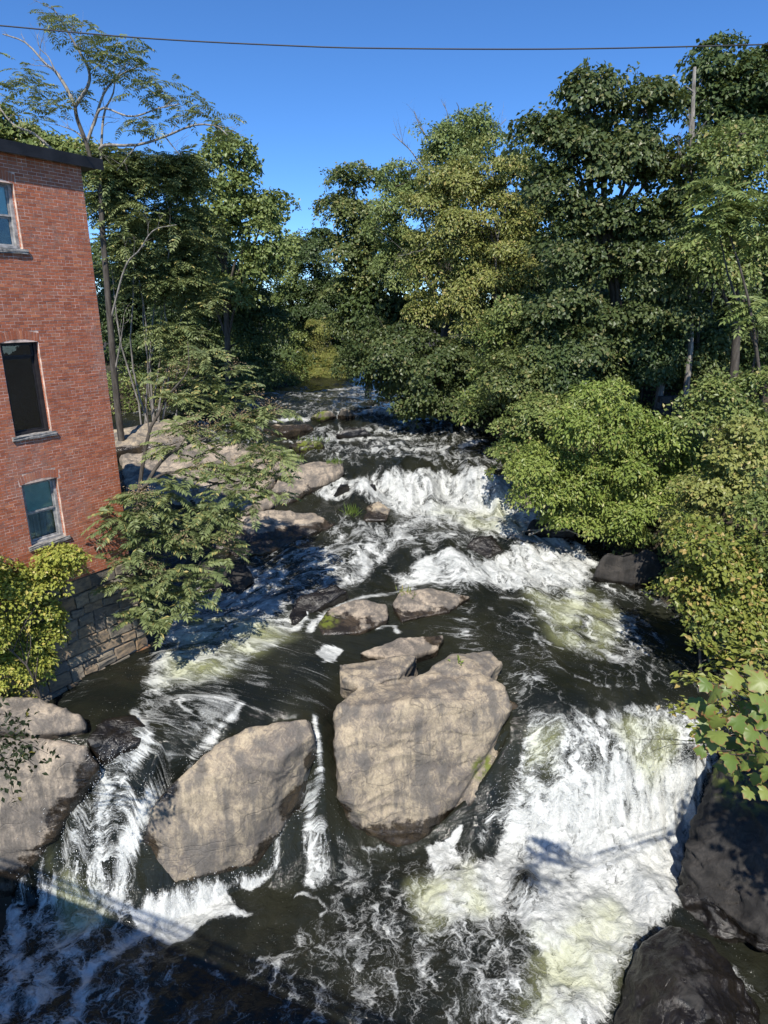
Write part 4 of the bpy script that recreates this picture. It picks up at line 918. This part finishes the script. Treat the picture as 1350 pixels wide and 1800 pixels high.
for k_, (px_, py_) in enumerate(((905,690),(985,665),(1065,650),(1150,640),(1235,650),(1310,640))):
    tree('shrub', ['dim shrub at the water below the leaning maple','dim shrub just left of the great maple foot','dim shrub at the foot of the great maple','dim shrub behind the top of the bright shrub','dim shrub above the block wall','dim shrub at the right edge under the light tree'][k_], 'shrub', [(px_,py_,52,44),(px_+20,py_-50,46,44),(px_-25,py_-40,40,40)], 'maple', 'dark_maple' if k_ % 2 else 'maple', 30.2+k_*.25, (px_, 30.8+k_*.25), .05, scale=.85, dens=1.0, group='understory shrubs of the right bank')
# a few bare trunks standing in the right bank shade
for px_, y_, tx_, ty_, r_ in ((1060,33,1035,470,.13),(1238,31,1225,430,.15),(1250,31.5,1262,440,.08),(905,37,860,390,.14),(1130,32,1140,520,.09)):
    t = empty('bare_tree', {1060:'slender trunk under the great maple, left of its bole',1238:'thick dim trunk behind the bright bush at right',1250:'thin dim stem right of a thick trunk',905:'bent grey trunk among the yellow green foliage',1130:'thin stem in the middle of the dark understory'}[px_], 'tree', GR)
    x = at_y(px_, 700, y_)[0]; f_ = np.array([x, y_, float(ground_z(x, y_))-.2]); t.location = f_; G = Geo(); tp = grow(f_, at_y(tx_, ty_, y_), 10, .05)-f_
    G.add(*tube(tp, np.linspace(r_*.7, r_*.3, 10), 8)); G.build('trunk', M['bark'], t, True)
    G = Geo(); branches(G, tp[6], tp[9]+np.array([.8, -.3, .5]), r_*.3, 1, 4); G.build('branch', M['pale_bark'], t, True)
# left bank
tree('tree', 'dark thicket tree at the foot of the left bank', 'tree', [(300,540,80,66),(400,530,70,74),(455,590,56,66),(345,620,66,46),(258,610,40,70),(250,520,40,60),(440,640,50,26,-2),(215,560,30,90),(330,480,90,50)], 'loose', 'dark_maple', 46, (380, 47), .3, scale=1.35, dens=1.25, group=GL)
tree('tree', 'poplar with rounded leaves and upright shoots left of the sky gap', 'tree', [(388,265,14,38),(420,285,16,40),(405,330,40,36),(350,330,46,50),(440,360,40,44),(385,400,60,50),(465,400,26,34),(445,450,46,46),(478,365,20,24),(350,460,60,50),(420,510,60,40),(485,440,20,30)], 'poplar', 'locust', 42, (400, 43), .24, scale=1.35, dens=1.1, group=GL, bare=((445,500,470,474,.05),(330,420,290,400,.05)))
tree('tree', 'leafy tree behind the mill roof', 'tree', [(30,250,50,34),(95,268,52,30),(150,285,40,34),(10,220,30,30),(60,300,60,30)], 'maple', 'shrub', 40, (60, 41), .3, scale=1.1, dens=1.1, group=GL)
# ailanthus behind the mill: explicit limbs, pinnate leaves
YA = 33
t = empty('ailanthus_tree', 'tall half bare ailanthus arching above the brick mill', 'tree', GL)
def ap(l, Y, dy=0): return np.array([at_y(a, c, Y+dy*i) for i, (a, c) in enumerate(l)])
x = at_y(204, 700, YA)[0]; off = np.array([x, YA, float(ground_z(x, YA))-.3]); t.location = off
G = Geo(); TR = np.concatenate([[off], ap([(203,680),(195,583),(187,486),(179,389),(177,342),(163,296),(152,253),(136,210),(132,187)], YA)])
G.add(*tube(spline(TR, 40)-off, np.linspace(.17, .07, 40), 10)); G.build('trunk', M['bark'], t, True)
LM = [([(132,187),(117,155),(97,125),(80,112),(45,75),(5,60)], .09, .25), ([(132,187),(155,150),(155,120),(130,75),(110,40),(90,10)], .08, -.2), ([(152,253),(167,210),(185,160),(215,130),(250,115)], .08, .3),
      ([(165,220),(180,190),(230,205),(280,190),(315,183)], .06, -.3), ([(175,262),(187,255),(240,255),(290,240),(340,220),(380,222),(400,238)], .075, -.25), ([(150,246),(130,230),(97,218)], .05, .2), ([(176,330),(178,262),(183,200),(200,160),(200,110)], .07, .3),
      ([(150,285),(105,272),(60,235),(25,220),(0,190),(-20,160)], .08, .4), ([(97,125),(85,100),(70,85),(65,60)], .03, .1), ([(195,560),(220,470),(245,440),(270,405),(310,395)], .05, -.5), ([(203,650),(212,600),(218,560)], .05, -.3),
      ([(290,240),(310,265),(320,275)], .03, -.1), ([(240,255),(225,275),(205,300)], .03, -.1)]
for l, r0, dy in LM:
    G = Geo(); p = spline(ap(l, YA, dy), 16)-off; G.add(*tube(p, np.linspace(r0, r0*.28, 16), 6))
    for k in range(4, 16, 2):
        d = nrm(p[k]-p[k-1]+rng.normal(0, .35, 3)*np.linalg.norm(p[k]-p[k-1])*2+UP*.1); branches(G, p[k], p[k]+d*rng.uniform(.5, 1.3), r0*.22, 1, 3)
    G.build('branch', M['pale_bark'], t, True)
RS = [(88,12),(100,28),(112,36),(130,45),(120,60),(160,48),(150,62),(170,75),(150,95),(165,105),(190,90),(210,75),(235,82),(200,100),(230,108),(250,118),(222,128),(270,135),(290,142),(250,148),(278,158),(320,160),(340,172),(300,174),(180,120),(225,222),(245,214),(262,228),(365,203),(380,212),(395,225),(392,238),(285,215),(325,205),
      (8,118),(30,122),(48,140),(62,152),(18,158),(40,170),(75,165),(85,190),(80,208),(102,190),(55,186),(5,180),(240,175),(150,185),(205,140),(130,165)]
C = np.array([at_y(a, c, YA+rng.uniform(-1.2, 1.2)) for a, c in RS for _ in range(2)])+rng.normal(0, .22, (2*len(RS), 3))
V, F = rosettes(C, 5, .72, .15, pairs=7); obj_np('crown', V-off, F, M['sumac'], t)
# lower ailanthus growth round it
t = empty('ailanthus_tree', 'younger ailanthus thicket with feathery leaves right of the mill corner', 'tree', GL)
off = np.array([at_y(260, 700, 36)[0], 36, float(ground_z(at_y(260, 700, 36)[0], 36))-.2]); t.location = off
BL_ = [pblob(*q) for q in ((200,300,40,34,34),(250,315,56,44,35),(300,345,50,54,36),(225,400,40,60,34),(290,430,64,60,36),(340,420,40,60,37),(250,480,50,50,35),(320,300,40,30,36),(180,330,22,50,34),(330,520,50,50,36),(310,600,40,40,35))]
C = np.concatenate([c+rand_dirs(48)*np.array(r)*(1-.5*rng.random((48, 1))**1.5) for c, r in BL_]); V, F = rosettes(C, 8, .85, .1, pairs=7); obj_np('crown', V-off, F, M['sumac'], t)
G = Geo()
for c, r in BL_: G.add(*tube(grow(off+rng.normal(0, .6, 3)*np.array([1, .6, 0]), c, 10, .05)-off, np.linspace(.06, .02, 10), 6))
G.build('trunk', M['pale_bark'], t, True)
# near sumac-like ailanthus hanging over the left channel
t = empty('ailanthus_tree', 'ailanthus with tan seed clusters leaning over the river from the mill corner', 'tree')
YS = 17.6; off = at_y(247, 1105, 17.3); t.location = off
ST = [([(247,1105),(246,1000),(243,900),(246,850),(262,760),(275,735),(300,690),(350,660)], .085, .28), ([(243,880),(280,815),(330,780),(400,760),(460,730)], .06, .25), ([(245,860),(300,830),(380,850),(450,840)], .05, .1), ([(244,950),(290,930),(350,930),(400,960)], .045, -.1),
      ([(246,1000),(280,1010),(330,1010),(395,995)], .04, -.2), ([(246,960),(225,920),(205,910)], .03, -.2), ([(246,1040),(270,1060),(300,1090)], .03, -.3), ([(246,1020),(225,1010),(205,1010)], .03, -.3), ([(262,760),(258,720),(252,690)], .02, .2), ([(300,690),(330,650),(330,600)], .025, .3)]
G = Geo()
for l, r0, dy in ST: G.add(*tube(spline(ap(l, YS, dy), 16)-off, np.linspace(r0, r0*.3, 16), 7))
G.build('trunk', M['bark'], t, True)
RS = [(330,645,2),(375,640,2),(405,662,2),(428,685,2),(300,675,2),(345,680,2),(385,690,2),(285,700,1.6),(320,710,1.6),(360,715,1.6),(400,720,1.6),(350,620,2.2),
      (448,712,1.4),(470,735,1.4),(455,755,1.4),(425,760,1.2),(390,765,1),(345,755,1.2),(320,775,1),(300,795,.8),(360,790,.8),(470,775,1.3),(440,735,1.4),
      (455,815,.6),(478,835,.6),(440,845,.6),(400,840,.5),(470,868,.5),(425,830,.6),(380,860,.4),(350,840,.4),(485,800,.8),(445,880,.4),
      (228,885,-.4),(205,905,-.5),(258,893,-.3),(290,915,-.2),(330,895,0),(360,915,0),(300,950,-.3),(340,965,-.2),(250,950,-.5),(380,945,-.1),(405,985,-.2),(372,1000,-.3),(330,1005,-.4),(282,1000,-.5),(232,985,-.7),(213,1005,-.8),(215,1045,-.9),(252,1045,-.8),(290,1055,-.7),(318,1040,-.6),(262,1080,-1),(300,1085,-.9),(285,1040,-.7),(270,960,-.4),(240,920,-.5),(320,930,-.1),(390,915,0),(310,870,.1),(270,860,0),(330,1060,-.6)]
C = np.array([at_y(a, c-8, YS-.3+d) for a, c, d in RS for _ in range(2)]); C = C+rng.normal(0, .18, C.shape)
V, F = rosettes(C, 7, .60, .18, pairs=11); obj_np('crown', V-off, F, M['sumac'], t)
sd = [(300,665),(340,640),(415,655),(450,705),(470,720),(420,745),(380,755),(340,745),(300,780),(330,765),(455,800),(480,820),(470,850),(420,820),(350,830),(235,872),(255,875),(245,900),(290,690),(320,655),(440,740),(485,730),(365,760),(400,735),(260,1000),(320,955),(280,1020),(395,960),(310,700),(460,770)]
C = np.array([at_y(a, c-10, YS-.6+(2 if c < 730 else 1.2 if c < 800 else .6 if c < 870 else -.5)) for a, c in sd]); P = (C[:, None]+rng.normal(0, .15, (len(C), 90, 3))*np.array([1, 1, .7])).reshape(-1, 3)
V, F = leaf_quads(P, rand_dirs(len(P)), rand_dirs(len(P))+UP, rng.uniform(.035, .07, len(P)), .028); obj_np('seed_clusters', V-off, F, M['seed'], t)
# ailanthus sprays reaching in at the right
t = empty('ailanthus_tree', 'pale green ailanthus sprays reaching in from the right edge', 'tree', GR); YR = 24; x = at_y(1360, 700, YR)[0]; off = np.array([x, YR, float(ground_z(x, YR))-.2]); t.location = off
RS = [(1252,335),(1275,345),(1300,345),(1330,352),(1262,378),(1295,368),(1325,375),(1345,385),(1258,410),(1285,400),(1318,410),(1318,540),(1342,535),(1335,565),(1350,560),(1340,360),(1310,385),(1280,372)]
C = np.array([at_y(a, c, YR+rng.uniform(-.5, .5)) for a, c in RS for _ in range(2)])+rng.normal(0, .12, (2*len(RS), 3)); V, F = rosettes(C, 7, .85, .05, pairs=9); obj_np('crown', V-off, F, M['locust'], t)
G = Geo()
for e in ((1260, 345), (1262, 400), (1325, 550)): G.add(*tube(grow(off, at_y(e[0], e[1], YR), 12, .08, .3)-off, np.linspace(.09, .015, 12), 6))
G.build('trunk', M['bark'], t, True)

# ------------------------------------------------------------------ shrubs of the right shore
GS = 'shrubs along the right shore'
tree('shrub', 'mid green shrub behind the bright one, tips over the upper fall', 'shrub', [(940,735,60,36),(905,760,40,40),(985,720,56,34),(930,790,40,30),(890,810,24,40)], 'maple', 'shrub', 27.5, (960, 28), .05, scale=.7, dens=1.2, group=GS)
tree('shrub', 'big bright green shrub bulging over the right side of the rapids', 'shrub',
     [(1060,700,50,34),(1010,740,66,40),(1090,745,76,46),(960,800,60,46),(1040,810,86,50),(1130,800,70,54),(930,845,36,40),(1000,870,64,44),(1090,880,80,50),(1080,935,60,30),(1160,870,56,56),(1170,760,60,46),(1020,910,50,26),(1210,800,50,60)], 'boxelder', 'boxelder', 24.5, (1090, 25.6), .05, dens=1.25, group=GS)
tree('shrub', 'loose green shrub against the dark hollow at the right edge', 'shrub', [(1290,710,50,36),(1330,760,40,70),(1250,700,22,40),(1230,740,40,30),(1340,680,40,40)], 'shrub', 'shrub', 23.5, (1320, 24), .05, scale=1.15, dens=1.1, group=GS)
tree('shrub', 'tangled green and brown shrub right of the bright one', 'shrub', [(1230,850,50,60),(1280,820,50,60),(1300,880,56,60),(1220,920,46,40),(1300,790,16,60)], 'shrub', 'yellow_green', 20.5, (1290, 21), .05, scale=1.1, dens=1.15, group=GS)
tree('shrub', 'dull green shrub at the right edge beside the yellow one', 'shrub', [(1340,960,40,56),(1345,880,30,50),(1350,1040,40,40)], 'shrub', 'shrub', 17.5, (1350, 18), .05, dens=1.2, group=GS)
tree('shrub', 'yellowing shrub drooping over the dark water at right', 'shrub', [(1245,935,52,40),(1240,990,44,40),(1290,970,54,46),(1300,1040,60,46),(1250,1060,46,36),(1310,1085,56,36),(1340,1110,36,36),(1225,1030,30,28)], 'shrub', 'yellow_shrub', 16.5, (1320, 17), .05, dens=1.15, group=GS)
tree('shrub', 'olive shrub at the water beyond the frame on the right bank', 'shrub', [(1420,1000,70,90),(1440,1150,70,70)], 'shrub', 'shrub', 16, (1440, 16.5), .05, group=GS)
tree('shrub', 'rank green shrub higher on the right bank, out past the frame edge', 'shrub', [(1480,900,110,90),(1560,1000,90,90),(1600,860,100,100)], 'shrub', 'yellow_green', 19, (1520, 19.5), .05, scale=1.3, group=GS)
tree('tree', 'bank tree just beyond the right edge shading the black rock', 'tree', [(2120,1200,320,230),(2310,1000,260,240),(2080,1420,200,120)], 'maple', 'maple', 6.3, (2750, 6.2), .2, dens=1.5)
# small leaved branch and big leaved vine in the right foreground
t = empty('shrub', 'arching twigs with small oval yellow green leaves in the right foreground', 'shrub'); off = at_y(1480, 1330, 5.0); t.location = off; G = Geo(); VV = []
for l in ([(1480,1330),(1360,1230),(1280,1160),(1215,1125)], [(1480,1300),(1360,1200),(1270,1150),(1240,1130)], [(1480,1330),(1340,1240),(1250,1200),(1192,1190)], [(1480,1340),(1340,1270),(1260,1240),(1180,1245)], [(1480,1280),(1380,1190),(1300,1150),(1290,1135)], [(1480,1340),(1350,1290),(1270,1265),(1225,1290)], [(1480,1260),(1400,1170),(1330,1150),(1310,1160)], [(1480,1290),(1370,1220),(1310,1190),(1250,1165)], [(1480,1300),(1400,1250),(1330,1220),(1270,1215)]):
    p = spline(np.array([at_y(a, c, 5.0+rng.uniform(-.2, .2)) for a, c in l]), 26); G.add(*tube(p-off, np.linspace(.010, .003, 26), 5))
    for k in range(6, 26):
        for sg in (-1, 1):
            for _ in range(4):
                d = nrm(p[min(k+1, 25)]-p[k-1]); sd_ = nrm(np.cross(d, UP))*sg; q = p[k]+rng.normal(0, .03, 3)
                V, _ = leaf_quads(q[None], (sd_*.8+d*.6+rng.normal(0, .3, 3))[None], (UP+rng.normal(0, .35, 3))[None], rng.uniform(.055, .085), rng.uniform(.032, .046)); VV.append(V)
for k in range(3): G.add(*tube(spline([np.array([9.2, 9.4, float(ground_z(9.2, 9.4))-.1])-off, np.array([8.4+.2*k, 8.6, 7.2])-off, np.array([6.2, 6.4, 9.2+.2*k])-off, at_y(1480, 1340-40*k, 5.0)-off], 20), np.linspace(.03, .010, 20), 6))
for a, c in (((1290, 1290), (1130, 1330)), ((1280, 1310), (1185, 1345)), ((1265, 1300), (1120, 1300))):
    branches(G, at_y(*a, 4.95)-off, at_y(*c, 4.9)-off, .004, 1, 4, .3, .35)
G.build('stem', M['bark'], t, True); V = np.concatenate(VV); obj_np('foliage', V-off, np.arange(len(V)).reshape(-1, 4), M['yellow_shrub'], t)
t = empty('vine', 'broad lobed leaves with browned edges overhanging the waterfall at right', 'vine'); off = at_y(1450, 1330, 4.0); t.location = off
m, nt, N, L, P = new_mat('broad_leaf'); b = NB(nt); oi = b.n('ShaderNodeObjectInfo')
c = b.mix(oi.outputs['Random'], (.12, .185, .035), (.25, .29, .07)); f, _ = b.noise(b.pos(), 24, 4)
ed = b.ramp(b.math('ADD', b.attr('edge').outputs['Fac'], b.math('MULTIPLY', b.math('SUBTRACT', f, .5), 1.5)), .80, 1.1); c = b.mix(ed, c, (.28, .14, .06))
L.new(c, P.inputs['Base Color']); P.inputs['Roughness'].default_value = .45; tr = b.n('ShaderNodeBsdfTranslucent'); L.new(c, tr.inputs['Color']); ms = b.n('ShaderNodeMixShader'); ms.inputs[0].default_value = .3
L.new(P.outputs[0], ms.inputs[1]); L.new(tr.outputs[0], ms.inputs[2]); L.new(ms.outputs[0], N['Material Output'].inputs['Surface'])
def big_leaf(seed):
    r_ = np.random.default_rng(seed); prof = [(.03, .0), (-.06, .18), (-.03, .40), (.10, .36), (.18, .52), (.33, .66), (.36, .50), (.42, .36), (.56, .42), (.70, .40), (.70, .26), (.82, .16), (1.0, .0)]
    R_ = [(x+r_.normal(0, .015), y+r_.normal(0, .015)) for x, y in prof]; out = R_+[(x, -y) for x, y in R_[-2:0:-1]]
    mid = [(.1, 0), (.35, .12), (.35, -.12)]; V = [(.30, 0, .05)]; E = [0.0]
    for x, y in out: V.append((x*.55+.135, y*.55, .03-abs(y)*.05)); E.append(.45)
    for x, y in out: V.append((x, y, -.10*abs(y)-.10*max(0, x-.5)+r_.normal(0, .015))); E.append(1.0)
    n = len(out); F = []
    for i in range(n): j = (i+1) % n; F += [(0, 1+i, 1+j, 1+j), (1+i, 1+n+i, 1+n+j, 1+j)]
    tri = [f[:3] if f[2] == f[3] else f for f in F]; me = bpy.data.meshes.new('leaf'); me.from_pydata(V, [], tri); a = me.attributes.new('edge', 'FLOAT', 'POINT'); a.data.foreach_set('value', np.array(E, np.float32))
    me.materials.append(m); me.polygons.foreach_set('use_smooth', np.ones(len(me.polygons), bool)); return me
LV3 = [big_leaf(k) for k in range(4)]
LP_ = [(1292,1195,40),(1335,1200,40),(1330,1225,34),(1240,1205,34),(1255,1220,36),(1225,1237,34),(1285,1255,38),(1310,1245,34),(1330,1250,34),(1260,1270,34),(1298,1272,34),(1325,1265,36),(1232,1295,36),(1262,1295,32),(1283,1305,36),(1310,1300,40),(1335,1290,30),(1305,1320,30),(1285,1340,34),(1312,1345,36),(1340,1330,32),(1345,1305,34),(1275,1235,30),(1305,1225,28),(1340,1270,34),(1245,1250,28),(1300,1285,28),(1345,1240,34),(1325,1320,30),(1270,1320,26),(1232,1320,28),(1252,1312,30),(1295,1365,32),(1330,1370,34),(1348,1360,30),(1270,1350,28),(1240,1275,28),(1215,1255,26),(1272,1215,30),(1318,1180,30),(1348,1200,32),(1320,1290,34),(1345,1395,32),(1315,1395,28),(1300,1330,34),(1250,1295,24)]
G = Geo()
for i, (a, c, w_) in enumerate(LP_):
    p = at_y(a, c, 3.9+rng.uniform(-.15, .15)); o = bpy.data.objects.new('leaf', LV3[i % 4]); COL.objects.link(o); o.parent = t
    d = Vector(nrm(np.array([-.5, -.55, -.35])+rng.normal(0, .45, 3))); n_ = Vector(nrm(np.array([.05, -.45, .85])+rng.normal(0, .28, 3)))
    s__ = n_.cross(d).normalized(); n_ = d.cross(s__).normalized(); k = w_*px_m(p)*rng.uniform(.75, 1.1)
    from mathutils import Matrix
    o.matrix_local = Matrix.Translation(Vector(p-off)-d*k*.4) @ Matrix((d, s__, n_)).transposed().to_4x4() @ Matrix.Scale(k, 4)
    if i % 3 == 0: G.add(*tube(grow(np.array([rng.uniform(-.1, .1), 0, rng.uniform(-.2, .1)]), p-off-np.array(d)*k*.4, 10, .05, .12), np.linspace(.010, .003, 10), 5))
for e in ((1300,1230),(1330,1300),(1290,1320)): G.add(*tube(spline([np.array([9.6, 8.6, float(ground_z(9.6, 8.6))-.1])-off, np.array([8.2, 7.6, 7.6])-off, np.array([5.2, 5.4, 10.2])-off, at_y(e[0], e[1], 3.9)-off], 24), np.linspace(.035, .006, 24), 6))
G.build('stem', M['bark'], t, True)
# lime shrub at the mill foot, lower left leaves with shade painted into their colour
tree('shrub', 'lime yellow shrub climbing the foot of the brick mill', 'shrub', [(50,1040,44,40,-.1),(85,1010,24,26),(104,985,7,14,.1),(30,1150,50,44,-.5),(18,1205,34,32,-.7),(55,1165,26,26,-.4),(15,1015,36,32,-.5),(5,1060,40,46,-.6),(66,1075,40,32),(35,1110,46,40,-.3),(10,1165,36,44,-.7),(-40,1100,60,80,-1.3),(5,1225,22,30,-.8),(-50,1000,50,50,-1.3),(70,1115,24,26)], 'fine', 'yellow_bright', 15.35, (-20, 14.2), .035, scale=1.15, dens=1.1)
t = empty('shrub', 'sparse branch with shade painted into its leaf colour, hanging in at the lower left edge', 'shrub'); off = at_y(-160, 1270, 9.0); t.location = off; G = Geo(); VV = []
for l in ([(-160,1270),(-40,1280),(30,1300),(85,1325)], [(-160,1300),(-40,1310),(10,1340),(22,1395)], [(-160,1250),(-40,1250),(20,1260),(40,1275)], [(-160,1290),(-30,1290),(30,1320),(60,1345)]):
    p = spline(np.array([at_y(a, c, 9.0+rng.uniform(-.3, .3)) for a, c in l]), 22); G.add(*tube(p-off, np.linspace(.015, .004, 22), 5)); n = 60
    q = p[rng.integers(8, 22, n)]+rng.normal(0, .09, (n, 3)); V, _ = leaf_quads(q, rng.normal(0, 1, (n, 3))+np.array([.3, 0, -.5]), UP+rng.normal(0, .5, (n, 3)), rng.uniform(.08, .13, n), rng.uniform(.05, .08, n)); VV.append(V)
G.build('stem', M['bark'], t, True); V = np.concatenate(VV); obj_np('foliage', V-off, np.arange(len(V)).reshape(-1, 4), M['shade_toned_leaf'], t)

# ------------------------------------------------------------------ grass tufts, weeds, undergrowth
def tuft(px, py, z, label, h=.35, n=60, mat='grass', r=.14):
    c = at_z(px, py, z); t = empty('grass_tuft', label, 'grass tuft', 'tufts on the rocks'); t.location = c
    P = rng.normal(0, 1, (n, 3))*np.array([r, r, 0.01]); D = UP+rng.normal(0, .38, (n, 3)); V, F = leaf_quads(P, D, rng.normal(0, 1, (n, 3)), h*rng.uniform(.5, 1.2, n), .035); obj_np('blades', V, F, M[mat], t)['kind'] = 'stuff'; return t
tuft(617, 906, 5.0, 'bright green tuft beside the pale round boulder', .5, 90, r=.16)
tuft(492, 803, 6.75, 'largest green tuft on the left rock shelf', .4, 160, r=.38); tuft(518, 808, 6.65, 'small tuft at the river edge of the left shelf', .3, 80, r=.2)
tuft(588, 815, 6.5, 'tuft on the crest of the smooth grey ledge', .3, 70, r=.2); tuft(455, 790, 6.9, 'tuft under the tips of the leaning ailanthus', .3, 110, r=.4)
tuft(715, 1045, 4.05, 'dry tuft on the low reef slab', .28, 40, 'yellow_green', .14); tuft(553, 776, 7.0, 'tuft on the weedy low rock', .3, 80, r=.4); tuft(460, 690, 7.9, 'reeds at the far left waterline', .6, 90, r=.5)
for px, py, z, lab in ((665,1262,3.25,'left of two small leafy weeds on the broad boulder'),(708,1250,3.35,'right of two small leafy weeds on the broad boulder'),(805,1165,3.95,'weed on the upstream edge of the broad boulder')):
    c = at_z(px, py, z)+np.array([0, -.12, .03]); t = empty('weed', lab, 'weed', 'tufts on the rocks'); t.location = c; n = 16
    D = rng.normal(0, .7, (n, 3))+np.array([0, -.3, .8]); V, F = leaf_quads(rng.normal(0, .05, (n, 3))+D*.10, D*.6+rng.normal(0, .4, (n, 3)), UP+rng.normal(0, .4, (n, 3)), rng.uniform(.09, .15, n), .07); obj_np('foliage', V, F, M['boxelder'], t)
    G = Geo(); [G.add(*tube(np.array([[0, .1, -.08], d*.12]), [.006, .003], 4)) for d in D[:6]]; G.build('stem', M['bark'], t)
# low growth covering the banks (nobody could count it)
n = 56000; y = rng.uniform(9, 66, n); x = np.where(rng.random(n) < .5, np.interp(y, _ry, _rx)+rng.gamma(1.6, 2.2, n)+.4, np.interp(y, _ry, _lx)-rng.gamma(1.6, 2.0, n)-.5)
k = ~((x < -4) & (y < 26)) & ~((x < 11.2) & (y < 18)); x, y = x[k], y[k]; n = len(x)
P = np.stack([x, y, ground_z(x, y)+rng.gamma(1.4, .22, n)], -1); V, F = leaf_quads(P, rng.normal(0, 1, (n, 3)), UP+rng.normal(0, .5, (n, 3)), rng.uniform(.12, .26, n), .12)
tag(obj_np('undergrowth', V, F, M['shrub']), 'leafy ground cover on the shaded river banks', kind='stuff')

# driftwood caught at the right shore, a stick on the left shelf
for pts_, lab, r0 in ((((930,940,4.95),(975,925,5.2),(1030,945,5.0)), 'tangle of grey driftwood caught under the bright shrub', .05), (((300,880,5.6),(350,858,6.0),(390,850,6.1)), 'dead branch lying on the left rock shelf', .05)):
    P = np.array([at_z(*q) for q in pts_]); t = empty('driftwood', lab, 'driftwood'); t.location = P[0]; G = Geo(); p = spline(P, 9)-P[0]; G.add(*tube(p, np.linspace(r0, r0*.4, 9), 6))
    for k in (2, 3, 5, 6, 7): branches(G, p[k], p[k]+rng.normal(0, .45, 3)*np.array([1, .7, .6]), r0*.4, 1, 3)
    G.build('branch', M['pale_bark'], t, True)
# flying drops round the falls
wgt = (fs**2*ss(.7, 1.8, steep)).ravel(); wgt = wgt*np.where(GY.ravel() < 34, 1, 0)*(GY.ravel()/14)**1.0; pick = rng.choice(len(wgt), 9000, p=wgt/wgt.sum())
SP0 = np.stack([GX.ravel()[pick], GY.ravel()[pick]-rng.exponential(.09, 9000), Z.ravel()[pick]+rng.exponential(.10, 9000)+.02], -1)
tet = np.array([[1, 1, 1], [1, -1, -1], [-1, 1, -1], [-1, -1, 1]])*.6; szs = rng.uniform(.005, .014, 9000)*(SP0[:, 1]/14)**.5
SV = (SP0[:, None]+tet[None]*szs[:, None, None]).reshape(-1, 3); SF = (np.arange(9000)[:, None, None]*4+np.array([[0, 1, 2], [0, 3, 1], [0, 2, 3], [1, 3, 2]])).reshape(-1, 3)
m, nt, N, L, P = new_mat('spray_drops'); P.inputs['Base Color'].default_value = (.7, .71, .70, 1); P.inputs['Roughness'].default_value = .3
tag(obj_np('spray', SV, SF, m), 'fine drops flying off the falls', kind='stuff')
# ------------------------------------------------------------------ retaining wall in the shade, cable, bridge
rw = empty('retaining_wall', 'low dim block wall in the shade behind the bright shrub', 'wall'); c0 = at_y(1165, 735, 29.5); rw.location = c0
for r_ in range(5):
    for k_ in range(7):
        st = mesh_np('block', BOXV*np.array([.58, .3, .27])+rng.normal(0, .012, (8, 3)), BOXF); o = link('block', st, M['rock_dark'], rw); o.location = (k_*.6+(r_ % 2)*.3, 0, r_*.285-.3)
cb = [(-400,-5),(-100,36),(0,45),(252,67),(500,80),(675,85),(1000,86),(1350,78),(1500,71),(1800,50)]
V, F = tube(spline(np.array([at_y(a, c, 16.0) for a, c in cb]), 80), .0135, 6)
m, nt, N, L, P = new_mat('cable_rubber'); P.inputs['Base Color'].default_value = (.03, .03, .033, 1); P.inputs['Roughness'].default_value = .6
tag(obj_np('overhead_cable', V, F, m, smooth=True), 'black cable sagging slightly across the sky from side to side', 'cable')
# the footbridge at the near end: it stands behind and under the camera and shades the near pool
br = empty('footbridge', 'footbridge with solid parapet at the near end of the river, shading the lower pool', 'bridge')
E0, E1 = np.array([-7.58, 1.27]), np.array([-2.41, -.92]); ed = (E1-E0)/np.linalg.norm(E1-E0); en = np.array([ed[1], -ed[0]])   # en points away from the river
def bbox(a0, a1, q0, q1, z0, z1):
    v = BOXV+.5; a = a0+(a1-a0)*v[:, 0]; q = q0+(q1-q0)*v[:, 1]; z = z0+(z1-z0)*v[:, 2]
    return np.stack([E0[0]+ed[0]*a+en[0]*q, E0[1]+ed[1]*a+en[1]*q, z], -1)
M['steel'] = mat_plain('painted_steel', (.08, .085, .08), .5, .2, 4); M['planks'] = mat_plain('bridge_planks', (.16, .12, .08), .85, .3, 6)
for nm, bx_, mt in (('deck', [(-9, 24, .16, 4.6, 11.2, 11.7)], 'planks'), ('parapet', [(-9, 24, 0, .15, 11.2, 12.6)], 'steel'), ('railing', [(-9, 24, 4.5, 4.56, 11.9+.22*i, 11.94+.22*i) for i in range(5)], 'steel'), ('handrail', [(-9, 24, .03, .09, 12.85, 12.93), (-9, 24, .03, .09, 13.10, 13.18)], 'steel')):
    G = Geo(); [G.add(bbox(*q), BOXF) for q in bx_]; G.build(nm, M[mt], br)
for a in np.arange(-8.8, 5.2, 1.6): G = Geo(); G.add(bbox(a, a+.06, .03, .09, 12.6, 13.14), BOXF); G.build('post', M['steel'], br)
